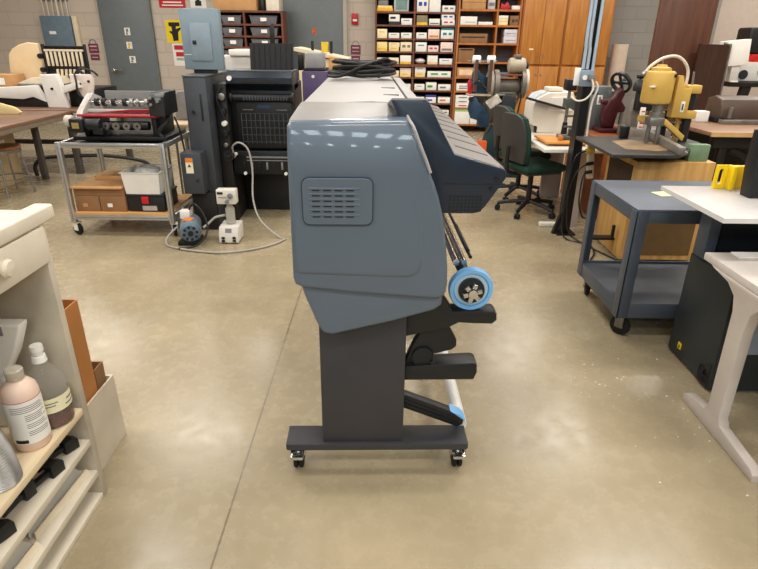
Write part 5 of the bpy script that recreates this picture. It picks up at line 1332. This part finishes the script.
DR.part('bracket', MB().prism([(2.18, 1.04), (2.18, 1.335), (2.215, 1.335), (2.24, 1.25), (2.295, 1.245), (2.295, 1.04)], 'y', 4.36, 4.44, 0.006, 2), YEM)
DR.part('tag', MB().box(2.235, 2.262, 4.355, 4.36, 1.08, 1.155, 0.001), LABELW)
DR.part('tag_mark', MB().box(2.243, 2.253, 4.353, 4.356, 1.095, 1.14), INK)
DR.part('chuck', MB().lathe([(0.028, 0.985), (0.04, 0.985), (0.04, 1.02), (0.055, 1.025), (0.055, 1.075), (0.042, 1.08), (0.042, 1.14), (0.0, 1.14)], (2.10, 4.42, 0), 'z', 24), STEEL)
DR.part('lower_arm', MB().prism([(1.99, 1.04), (2.17, 1.04), (2.17, 0.99), (2.03, 0.98), (1.99, 1.0)], 'y', 4.46, 4.50, 0.004, 1), YEM)
DR.part('swing_arm', MB().prism([(2.10, 1.01), (2.14, 1.03), (2.30, 0.91), (2.29, 0.87)], 'y', 4.33, 4.37, 0.006, 2), YEM)
DR.part('pillar', MB().cyl((2.335, 4.42, 0.857), (2.335, 4.42, 1.26), 0.032), BLACK)
DR.part('pillar', MB().cyl((2.20, 4.50, 0.857), (2.20, 4.50, 1.08), 0.03), BLACK)
for z in (1.21, 1.03):
    DR.part('pillar_clamp', MB().box(2.27, 2.375, 4.37, 4.47, z, z + 0.06, 0.01), YEM)
DR.part('pillar_post', MB().box(2.275, 2.30, 4.44, 4.47, 0.857, 1.05), YEM)
DR.part('rod', MB().cyl((2.32, 4.42, 1.245), (2.31, 4.42, 1.36), 0.008), STEEL)
DR.part('air_pipe', MB().tube([(1.96, 4.44, 1.355), (2.0, 4.45, 1.40), (2.08, 4.46, 1.45), (2.17, 4.46, 1.465), (2.24, 4.46, 1.43), (2.285, 4.46, 1.36), (2.285, 4.45, 1.25)], 0.011, 10, 6), M('hose_pale', (214, 204, 190), 0.4))
DR.part('pipe_end', MB().cyl((1.945, 4.44, 1.335), (1.965, 4.44, 1.36), 0.018), STEEL)

# white desk with beige machine, press on an orange board
DKW2 = M('desk_white', (216, 210, 200), 0.4, 0, 0.02)
D1 = Thing('white_desk', 'white desk left of the black column with a green chair', 'desk', (1.68, 5.4, 0))
D1.part('top', MB().box(1.385, 1.985, 4.785, 6.10, 0.69, 0.72, 0.004), DKW2)
D1.part('gable', MB().prism([(1.66, 0.0), (1.66, 0.07), (1.70, 0.12), (1.70, 0.689), (1.80, 0.689), (1.80, 0.0)], 'y', 4.90, 4.94, 0.006, 2), LEGW)
D1.part('foot', MB().box(1.46, 1.66, 4.89, 4.95, 0, 0.04, 0.01), DKW2)
D1.part('gable', MB().box(1.74, 1.95, 5.98, 6.02, 0, 0.689, 0.004), LEGW)
B1 = Thing('beige_machine', 'cream office machine with sloping black tray on the white desk', 'machine', (1.75, 5.9, 0.7205))
CRM2 = M('machine_cream', (218, 208, 194), 0.45, 0, 0.02)
B1.part('body', MB().prism([(1.485, 0.80), (1.490, 0.99), (1.530, 1.05), (1.630, 1.10), (1.860, 1.105), (1.890, 1.04), (1.900, 0.7205), (1.550, 0.7205), (1.550, 0.78)], 'y', 5.70, 6.05, 0.01, 2), CRM2)
B1.part('sloping_front', MB().prism([(1.620, 0.94), (1.650, 1.06), (1.840, 1.07), (1.870, 0.93)], 'y', 5.68, 5.70, 0.003, 1), M('machine_white', (230, 222, 210), 0.45, 0, 0.02))
B1.part('tray', MB().prism([(1.400, 1.045), (1.405, 1.065), (1.770, 0.975), (1.770, 0.955)], 'y', 5.58, 5.69, 0.004, 2), BLACK)
B1.part('control_panel', MB().prism([(1.500, 1.03), (1.530, 1.075), (1.620, 1.105), (1.620, 1.085)], 'y', 5.75, 6.0), M('panel_blue_white', (196, 204, 208), 0.4), None)
B1.part('foot', MB().box(1.530, 1.590, 5.71, 5.76, 0.7205, 0.78, 0.004), BLACK)
B1.part('top_box', MB().box(1.650, 1.790, 5.8, 6.0, 1.106, 1.14, 0.006), CRM2)
B2 = Thing('press_board', 'orange wooden board on the white desk under the hand press', 'board', (1.62, 5.15, 0.7205))
B2.part('board', MB().prism([(1.44, 4.93), (1.80, 4.93), (1.82, 5.28), (1.43, 5.33)], 'z', 0.737, 0.757, 0.003), wood('orange_board', (218, 148, 62), (196, 124, 44), 0.4, 'x'))
B2.part('batten', MB().box(1.48, 1.79, 4.98, 5.06, 0.7205, 0.737), DRK)
B2.part('batten', MB().box(1.48, 1.79, 5.18, 5.26, 0.7205, 0.737), DRK)
GRM = M('press_green_grey', (82, 88, 84), 0.42, 0.2, 0.1)
B3 = Thing('hand_press', 'grey green hand press standing on the orange board', 'press', (1.72, 5.12, 0.758))
B3.part('base', MB().box(1.60, 1.80, 5.04, 5.22, 0.758, 0.785, 0.005), GRM)
B3.part('frame', MB().prism([(1.68, 0.785), (1.68, 0.84), (1.73, 0.87), (1.73, 0.98), (1.66, 1.02), (1.60, 1.03), (1.60, 1.10), (1.80, 1.11), (1.81, 1.0), (1.80, 0.785)], 'y', 5.08, 5.16, 0.006, 2), GRM)
B3.part('spindle', MB().cyl((1.635, 5.12, 0.82), (1.635, 5.12, 1.17), 0.014), STEEL)
B3.part('ram', MB().cyl((1.635, 5.12, 0.80), (1.635, 5.12, 0.90), 0.028, 0.02), BLKMET)
B3.part('motor_top', MB().box(1.59, 1.68, 5.07, 5.17, 1.17, 1.26, 0.006), BLACK)
B3.part('handle', MB().tube([(1.66, 5.06, 1.14), (1.74, 5.04, 1.17), (1.85, 5.04, 1.15)], 0.016, 8, 5), BLKMET)
for z in (0.86, 0.95):
    B3.part('link', MB().box(1.61, 1.70, 5.06, 5.08, z, z + 0.018, 0.002), GRM)
B3.part('cup', MB().box(1.56, 1.60, 5.0, 5.04, 0.758, 0.80, 0.004), M('cup_orange', (204, 130, 70), 0.5))

# brown wooden desk behind the column with switch box, maroon press
RBW = wood('red_brown_desk', (150, 88, 50), (124, 66, 36), 0.42, 'x')
D2 = Thing('brown_desk', 'red brown wooden desk behind the iron machine table', 'desk', (2.5, 5.7, 0))
D2.part('top', MB().box(2.02, 2.80, 5.12, 6.3, 0.70, 0.735, 0.004), RBW)
D2.part('pedestal', MB().box(2.03, 2.45, 5.14, 6.2, 0, 0.70, 0.004), RBW)
D2.part('pedestal', MB().box(2.5, 2.77, 5.2, 6.2, 0, 0.70, 0.004), RBW)
SW = Thing('switch_box', 'grey steel switch box standing on the red brown desk', 'switch box', (2.17, 5.95, 0.7355))
GSW = M('switch_grey', (104, 112, 114), 0.45, 0.2, 0.04)
SW.part('case', MB().box(2.07, 2.30, 5.88, 6.05, 0.7355, 1.15, 0.006), GSW)
SW.part('side_flange', MB().box(2.30, 2.35, 5.95, 6.05, 0.7355, 1.10), M('switch_grey_dark', (82, 84, 84), 0.5))
SW.part('plate', MB().box(2.165, 2.215, 5.876, 5.881, 0.98, 1.07, 0.001), LABELW)
SW.part('plate_inset', MB().box(2.18, 2.20, 5.874, 5.878, 0.995, 1.055), GREYP)
MAR = M('maroon_enamel', (66, 20, 26), 0.35, 0.05, 0.12)
MP = Thing('maroon_press', 'maroon hand press with black hand wheel on the red brown desk', 'press', (2.300, 5.75, 0.7355))
MP.part('body', MB().prism([(2.210, 0.775), (2.180, 0.85), (2.180, 0.95), (2.210, 1.04), (2.260, 1.07), (2.280, 1.12), (2.330, 1.16), (2.370, 1.10), (2.350, 1.03), (2.400, 0.97), (2.390, 0.93), (2.330, 0.92), (2.310, 0.775)], 'y', 5.70, 5.80, 0.025, 3), MAR)
MP.part('base', MB().box(2.15, 2.43, 5.64, 5.86, 0.7355, 0.776, 0.01), MAR)
MP.part('ram', MB().cyl((2.380, 5.75, 0.80), (2.380, 5.75, 0.96), 0.018), STEEL)
wh = MB().lathe([(0.085, -0.014), (0.11, -0.014), (0.11, 0.014), (0.085, 0.014), (0.085, -0.014)], (0, 0, 0), 'x', 28)
wh.box(-0.008, 0.008, -0.09, 0.09, -0.012, 0.012).box(-0.008, 0.008, -0.012, 0.012, -0.09, 0.09).cyl((-0.02, 0, 0), (0.05, 0, 0), 0.022)
wh.turn(R(-30), 'Y').turn(R(35), 'Z').shift((2.310, 5.72, 1.20))
MP.part('hand_wheel', wh, BLKMET)
MP.part('knob', MB().cyl((2.150, 5.72, 1.02), (2.200, 5.72, 1.02), 0.025), MAR)
GM = Thing('grey_stamping_machine', 'grey metal machine with black lamp dome between maroon press and yellow drill', 'machine', (2.40, 5.40, 0.7355))
GM.part('base', MB().box(2.30, 2.66, 5.24, 5.60, 0.7355, 0.83, 0.01), M('casting_grey', (132, 128, 120), 0.45, 0.3, 0.08))
GM.part('column', MB().prism([(2.34, 0.83), (2.32, 0.95), (2.36, 1.06), (2.46, 1.10), (2.50, 1.02), (2.46, 0.83)], 'y', 5.42, 5.54, 0.012, 2), M('casting_grey', (132, 128, 120), 0.45, 0.3, 0.08))
GM.part('dome', MB().lathe([(0.0, 1.145), (0.075, 1.15), (0.078, 1.185), (0.06, 1.235), (0.03, 1.26), (0.0, 1.265)], (2.37, 5.38, 0), 'z', 24), BLACK)
GM.part('dome_knob', MB().cyl((2.31, 5.38, 1.272), (2.42, 5.38, 1.28), 0.016), BLKMET)
GM.part('bracket', MB().box(2.34, 2.48, 5.33, 5.43, 0.98, 1.147, 0.01), BLKMET)
GM.part('strip', MB().box(2.345, 2.385, 5.245, 5.275, 0.83, 1.02, 0.004), LABELW)
for k in range(5):
    GM.part('strip_mark', MB().box(2.35, 2.38, 5.242, 5.246, 0.845 + 0.034 * k, 0.855 + 0.034 * k), INKR)

# green office chairs
CHB = M('chair_shell', (56, 54, 54), 0.55, 0, 0.04)
CHG = M('chair_green', (22, 58, 46), 0.85, 0, 0.1, 40, 0.2)
def chair(loc, rz, label):
    t = Thing('office_chair', label, 'chair', loc, rz, 'green office chairs', local=True)
    t.part('seat', MB().box(-0.23, 0.23, -0.21, 0.23, 0.43, 0.50, 0.03, seg=3), CHG)
    t.part('seat_shell', MB().box(-0.20, 0.20, -0.18, 0.20, 0.405, 0.432, 0.01), CHB)
    def back(y0, y1, k, bev):
        mb = MB().prism([(-0.18 * k, 0.515), (0.18 * k, 0.515), (0.21 * k, 0.64), (0.205 * k, 0.82), (0.17 * k, 0.92), (0.10 * k, 0.955), (-0.10 * k, 0.955), (-0.17 * k, 0.92), (-0.205 * k, 0.82), (-0.21 * k, 0.64)], 'y', y0, y1, bev, 3)
        for v in mb.bm.verts:
            v.co.y -= (v.co.z - 0.55) * 0.12 - v.co.x ** 2 * 0.7
        return mb
    t.part('backrest', back(-0.235, -0.185, 1.0, 0.018), CHG)
    t.part('back_shell', back(-0.262, -0.236, 0.99, 0.01), CHB)
    t.part('back_bar', MB().tube([(0, -0.05, 0.40), (0, -0.22, 0.40), (0, -0.285, 0.46), (0, -0.285, 0.66)], 0.02, 8, 5), BLACK)
    t.part('column', MB().cyl((0, 0, 0.09), (0, 0, 0.41), 0.026), BLACK)
    for k in range(5):
        a = R(72 * k + 20)
        c_, s_ = math.cos(a), math.sin(a)
        lg = t.part('leg', MB().tube([(0.02 * c_, 0.02 * s_, 0.115), (0.16 * c_, 0.16 * s_, 0.10), (0.29 * c_, 0.29 * s_, 0.075)], 0.02, 8, 4), BLACK)
        w_ = MB()
        for q in (-0.014, 0.014):
            cc = Vector((0.29 * c_ - q * s_ * 1.0, 0.29 * s_ + q * c_, 0.027))
            dv = Vector((-s_, c_, 0)) * 0.009
            w_.cyl(cc - dv, cc + dv, 0.027, seg=14)
        w_.cyl((0.29 * c_, 0.29 * s_, 0.03), (0.29 * c_, 0.29 * s_, 0.075), 0.008)
        t.part('caster', w_, RUBBER, lg)
    return t
A_ = chair((1.46, 5.38, 0), R(-70), 'nearer green office chair with a dark grey shell at the white desk')
dup(A_.o, (1.49, 5.98, 0), R(-74), 'farther green office chair half hidden behind the nearer one')

# ------------------------------------------------------------------ belt grinder in front of the shelves
GG = M('grinder_grey', (122, 116, 106), 0.45, 0.3, 0.12, 8)
GBL = M('grinder_blue', (38, 66, 92), 0.45, 0.2, 0.2, 14)
GTE = M('grinder_teal', (36, 66, 72), 0.5, 0.1, 0.1, 8)
BG = Thing('belt_grinder', 'old grey and blue pedestal belt grinder in front of the honey shelving', 'grinder', (1.5, 7.1, 0))
BG.part('base', MB().box(1.18, 1.72, 6.90, 7.40, 0, 0.06, 0.006), GTE)
BG.part('pedestal', MB().prism([(1.45, 0.06), (1.68, 0.06), (1.60, 0.35), (1.58, 0.60), (1.66, 0.92), (1.40, 0.92), (1.46, 0.6), (1.47, 0.35)], 'y', 7.05, 7.25, 0.02, 3), GG)
BG.part('teal_foot', MB().prism([(1.20, 0.06), (1.42, 0.06), (1.46, 0.55), (1.36, 0.62), (1.30, 0.50)], 'y', 7.0, 7.2, 0.008, 2), GTE)
BG.part('strut', MB().tube([(1.43, 6.98, 0.92), (1.50, 6.98, 0.70), (1.47, 6.98, 0.45), (1.44, 6.98, 0.06)], 0.03, 10, 5), GG)
BG.part('motor_body', MB().cyl((1.30, 7.1, 1.06), (1.66, 7.1, 1.06), 0.085, seg=28, bev=0.015), GG)
BG.part('motor_foot', MB().box(1.38, 1.62, 7.04, 7.18, 0.92, 1.0, 0.01), GG)
BG.part('grinding_wheel', MB().cyl((1.27, 7.1, 1.07), (1.33, 7.1, 1.07), 0.16, seg=32, bev=0.012), M('wheel_grey', (168, 158, 146), 0.6, 0, 0.08))
BG.part('wheel_guard', MB().lathe([(0.155, 0.0), (0.175, 0.0), (0.175, 0.055), (0.155, 0.055), (0.155, 0.0)], (1.335, 7.1, 1.07), 'x', 32), GG)
BG.part('disc_wheel', MB().cyl((1.70, 7.1, 1.11), (1.735, 7.1, 1.11), 0.155, seg=32, bev=0.006), M('disc_pale', (206, 198, 184), 0.5, 0.1, 0.06))
BG.part('disc_guard', MB().lathe([(0.13, 0.0), (0.17, 0.0), (0.17, 0.05), (0.13, 0.05), (0.13, 0.0)], (1.655, 7.1, 1.09), 'x', 32), GG)
BG.part('dark_cover', MB().prism([(1.42, 0.62), (1.56, 0.62), (1.60, 0.88), (1.55, 0.98), (1.44, 0.98), (1.40, 0.85)], 'y', 6.92, 7.04, 0.02, 3), M('cover_dark', (34, 38, 46), 0.5))
BG.part('rest_board', MB().box(1.34, 1.72, 6.98, 7.22, 1.18, 1.20, 0.003), wood('rest_wood', (128, 78, 50), (100, 58, 36), 0.5, 'x'))
mt = BG.part('upper_motor', MB().cyl((1.50, 7.1, 1.29), (1.70, 7.1, 1.29), 0.088, seg=26, bev=0.03), M('motor_beige', (176, 164, 144), 0.45, 0.1, 0.06))
BG.part('motor_cap', MB().cyl((1.70, 7.1, 1.29), (1.73, 7.1, 1.29), 0.05), BLKMET, mt)
BG.part('terminal_box', MB().box(1.56, 1.64, 7.04, 7.16, 1.37, 1.41, 0.008), GG, mt)
for x, r_ in ((1.10, 0.045), (1.27, 0.045)):
    y = 6.98
    am = BG.part('belt_arm', MB().box(x - 0.018, x + 0.018, y + 0.03, y + 0.06, 1.0, 1.36, 0.004), STEEL)
    BG.part('pulley', MB().cyl((x - 0.045, y, 1.355), (x + 0.045, y, 1.355), r_, seg=20, bev=0.006), LABELW, am)
    BG.part('belt', MB().box(x - 0.018, x + 0.018, y - 0.046, y - 0.042, 1.0, 1.355).box(x - 0.018, x + 0.018, y + 0.042, y + 0.046, 1.0, 1.355), M('belt_brown', (92, 66, 50), 0.8), am)
BG.part('axle_bar', MB().cyl((1.0, 6.99, 1.335), (1.34, 6.99, 1.335), 0.012), STEEL)
BG.part('blue_body', MB().prism([(1.08, 0.98), (1.08, 1.20), (1.13, 1.26), (1.17, 1.20), (1.26, 1.16), (1.27, 0.98)], 'y', 7.03, 7.14, 0.012, 2), GBL)
BG.part('red_guard', MB().prism([(1.035, 0.97), (1.02, 1.10), (1.05, 1.14), (1.075, 1.06), (1.08, 0.97)], 'y', 7.0, 7.06, 0.006, 2), RED)
BG.part('blue_vise', MB().prism([(1.08, 0.70), (1.04, 0.80), (1.06, 0.93), (1.12, 0.95), (1.16, 0.88), (1.24, 0.84), (1.30, 0.72), (1.30, 0.60), (1.18, 0.60), (1.16, 0.68)], 'y', 6.92, 7.04, 0.015, 2), GBL)
BG.part('vise_bolt', MB().cyl((1.06, 6.90, 0.92), (1.06, 6.95, 0.92), 0.028), BLACK)
BG.part('support_bar', MB().prism([(1.17, 0.60), (1.30, 0.60), (1.45, 0.92), (1.27, 0.99), (1.10, 0.99), (1.10, 0.95), (1.25, 0.90)], 'y', 7.05, 7.12, 0.008, 2), GG)
BG.part('steel_plate', MB().box(-0.085, 0.085, -0.008, 0.008, -0.055, 0.055, 0.003).turn(R(-35), 'Y').turn(R(-25), 'X').shift((1.32, 6.88, 0.90)), M('plate_bright', (150, 144, 132), 0.35, 0.5, 0.08))
BG.part('shelf_tray', MB().box(1.02, 1.30, 6.94, 7.10, 0.955, 0.975, 0.003), M('tray_beige', (190, 172, 148), 0.5))
BG.part('tool_rest', MB().box(1.34, 1.46, 6.92, 7.0, 0.96, 0.985, 0.004), STEEL)
BG.part('spindle_nut', MB().cyl((1.24, 7.1, 1.07), (1.27, 7.1, 1.07), 0.03, seg=6), STEEL)
BG.part('crank', MB().tube([(1.08, 6.93, 1.10), (1.14, 6.92, 1.12), (1.20, 6.92, 1.06), (1.24, 6.92, 1.04)], 0.014, 8, 4), BLKMET)
BG.part('cable', MB().tube([(1.60, 7.04, 1.22), (1.66, 6.98, 1.0), (1.64, 6.98, 0.7), (1.68, 7.0, 0.3), (1.70, 7.0, 0.07)], 0.009, 8, 5), BLACK)
single('orange_block', 'upright orange block standing on the teal base of the grinder', 'block', MB().box(1.18, 1.29, 6.905, 6.985, 0.062, 0.44, 0.005), M('block_orange', (216, 92, 36), 0.5), (1.24, 6.95, 0.062))
t = Thing('yellow_rule', 'yellow wooden straightedge leaning against the grinder pedestal', 'straightedge', (1.80, 7.0, 0))
t.part('strip', MB().prism([(1.72, 0.0), (1.76, 0.0), (1.84, 0.88), (1.80, 0.88)], 'y', 6.90, 6.92), M('rule_yellow', (222, 190, 120), 0.5))

# ------------------------------------------------------------------ far right: board shear, shelf machine
BSF = M('shear_black', (32, 30, 30), 0.45, 0.3, 0.08)
SH = Thing('board_shear', 'cast iron board cutter with a light wooden table top at far right', 'board cutter', (3.4, 5.6, 0))
tb = SH.part('table_top', MB().prism([(2.85, 5.32), (2.87, 4.99), (4.3, 4.97), (4.3, 6.05), (3.25, 6.05)], 'z', 0.815, 0.85, 0.004, 2), wood('shear_table_wood', (144, 110, 82), (124, 92, 66), 0.45, 'x'))
SH.part('edge_strip', MB().prism([(2.87, 4.985), (2.87, 4.965), (4.3, 4.945), (4.3, 4.965)], 'z', 0.812, 0.852), M('edge_light_wood', (200, 162, 112), 0.5), tb)
SH.part('frame_beam', MB().box(2.95, 4.25, 5.05, 5.13, 0.70, 0.815, 0.006), BSF)
SH.part('frame_beam', MB().box(2.95, 4.25, 5.85, 5.93, 0.70, 0.815, 0.006), BSF)
for x in (3.02, 4.1):
    for y in (5.06, 5.86):
        SH.part('leg', MB().prism([(x, 0.0), (x + 0.10, 0.0), (x + 0.075, 0.05), (x + 0.07, 0.70), (x, 0.70)], 'y', y, y + 0.06, 0.006, 2), BSF)
SH.part('curved_brace', MB().tube([(3.14, 5.10, 0.68), (3.28, 5.10, 0.62), (3.38, 5.10, 0.48), (3.50, 5.10, 0.30), (3.70, 5.10, 0.20), (4.1, 5.10, 0.16)], 0.035, 10, 5), BSF)
SH.part('back_plate', MB().box(2.98, 4.24, 5.90, 5.92, 0.06, 0.70), BSF)
CLB = M('clamp_brown', (84, 66, 54), 0.4, 0.1, 0.08, 5)
SH.part('clamp_beam', MB().prism([(5.62, 0.865), (5.62, 0.98), (5.66, 1.06), (5.78, 1.09), (5.90, 1.06), (5.92, 0.865)], 'x', 3.28, 4.35, 0.012, 3), CLB)
SH.part('clamp_foot', MB().box(3.24, 3.32, 5.60, 5.94, 0.851, 0.90, 0.006), BSF)
SH.part('clamp_foot', MB().box(4.2, 4.3, 5.60, 5.94, 0.851, 0.90, 0.006), BSF)
SH.part('blade_bar', MB().box(3.24, 4.35, 5.50, 5.56, 0.851, 0.89, 0.004), STEEL)
SH.part('screw', MB().cyl((3.34, 5.56, 0.90), (3.34, 5.56, 1.0), 0.018), STEEL)
single('white_block', 'small white block behind the yellow drill on the board cutter table', 'block', MB().box(3.08, 3.20, 5.66, 5.76, 0.851, 0.95, 0.004), LABELW, (3.14, 5.71, 0.851))
t = Thing('black_stand', 'black steel stand carrying the white machine with round black holes', 'stand', (5.1, 8.1, 0))
t.part('top', MB().box(4.64, 5.9, 7.88, 8.55, 1.03, 1.09, 0.005), BSF)
for x in (4.72, 5.6):
    t.part('leg', MB().prism([(x, 0.0), (x + 0.10, 0.0), (x + 0.22, 1.03), (x + 0.10, 1.03)] if x < 5 else [(x, 0.0), (x + 0.1, 0.0), (x + 0.1, 1.03), (x, 1.03)], 'y', 7.90, 7.98, 0.004, 1), BSF)
    t.part('leg', MB().box(x, x + 0.10, 8.36, 8.44, 0, 1.03, 0.004), BSF)
t = Thing('dotted_machine', 'white machine with round black holes and a red band on the black stand', 'machine', (5.3, 8.3, 1.0905))
t.part('body', MB().box(4.80, 5.85, 8.10, 8.50, 1.0905, 1.335, 0.02), WHITE)
for x, z in ((4.90, 1.175), (5.15, 1.22), (5.42, 1.22)):
    t.part('round_hole', MB().cyl((x, 8.085, z), (x, 8.105, z), 0.06, seg=28), M('hole_dark', (38, 40, 48), 0.5))
t.part('red_band', MB().box(4.96, 5.85, 8.12, 8.50, 1.336, 1.43, 0.006), M('band_red', (214, 32, 30), 0.4))
bt_ = t.part('black_top', MB().box(4.90, 5.85, 8.15, 8.48, 1.431, 1.76, 0.03, seg=3), BLACK)
for k in range(5):
    t.part('grille_bar', MB().box(5.06 + 0.05 * k, 5.08 + 0.05 * k, 8.142, 8.152, 1.50, 1.68), GREYP, bt_)
t = Thing('white_box', 'white carton standing before the black topped machine beside the folded table', 'box', (4.68, 8.0, 1.0905))
t.part('carton', MB().box(4.50, 4.83, 7.93, 8.07, 1.2905, 1.60, 0.004).turn(R(-6), 'Y', (4.66, 8, 1.3)), PAPER)
t.part('ledge', MB().box(4.645, 4.75, 7.95, 8.05, 1.0905, 1.31, 0.004), M('ledge_white', (210, 206, 200), 0.5))
single('tape_roll', 'small white tag lying on the edge of the black stand', 'tag', MB().box(4.62, 4.72, 7.86, 7.895, 1.0905, 1.11, 0.003), LABELW, (4.67, 7.88, 1.0905))

# paper scraps swept along the floor near the cart: nobody could count them
mb = MB()
rs = random.Random(21)
for k in range(60):
    a = rs.random()
    x = 0.95 + rs.gauss(0.25, 0.22) ; y = 2.3 + rs.gauss(0.0, 0.32)
    if x > 1.56 or x < 0.4: continue
    sz = rs.uniform(0.0015, 0.0045)
    mb.box(x - sz, x + sz, y - sz * 0.7, y + sz * 0.7, 0.0006, 0.002, 0, rot=(0, 0, rs.uniform(0, 3)))
o = link('paper_scraps', mb, PAPER)
o['kind'] = 'stuff'; o['label'] = 'white paper scraps scattered on the floor beside the steel cart'; o['category'] = 'scraps'
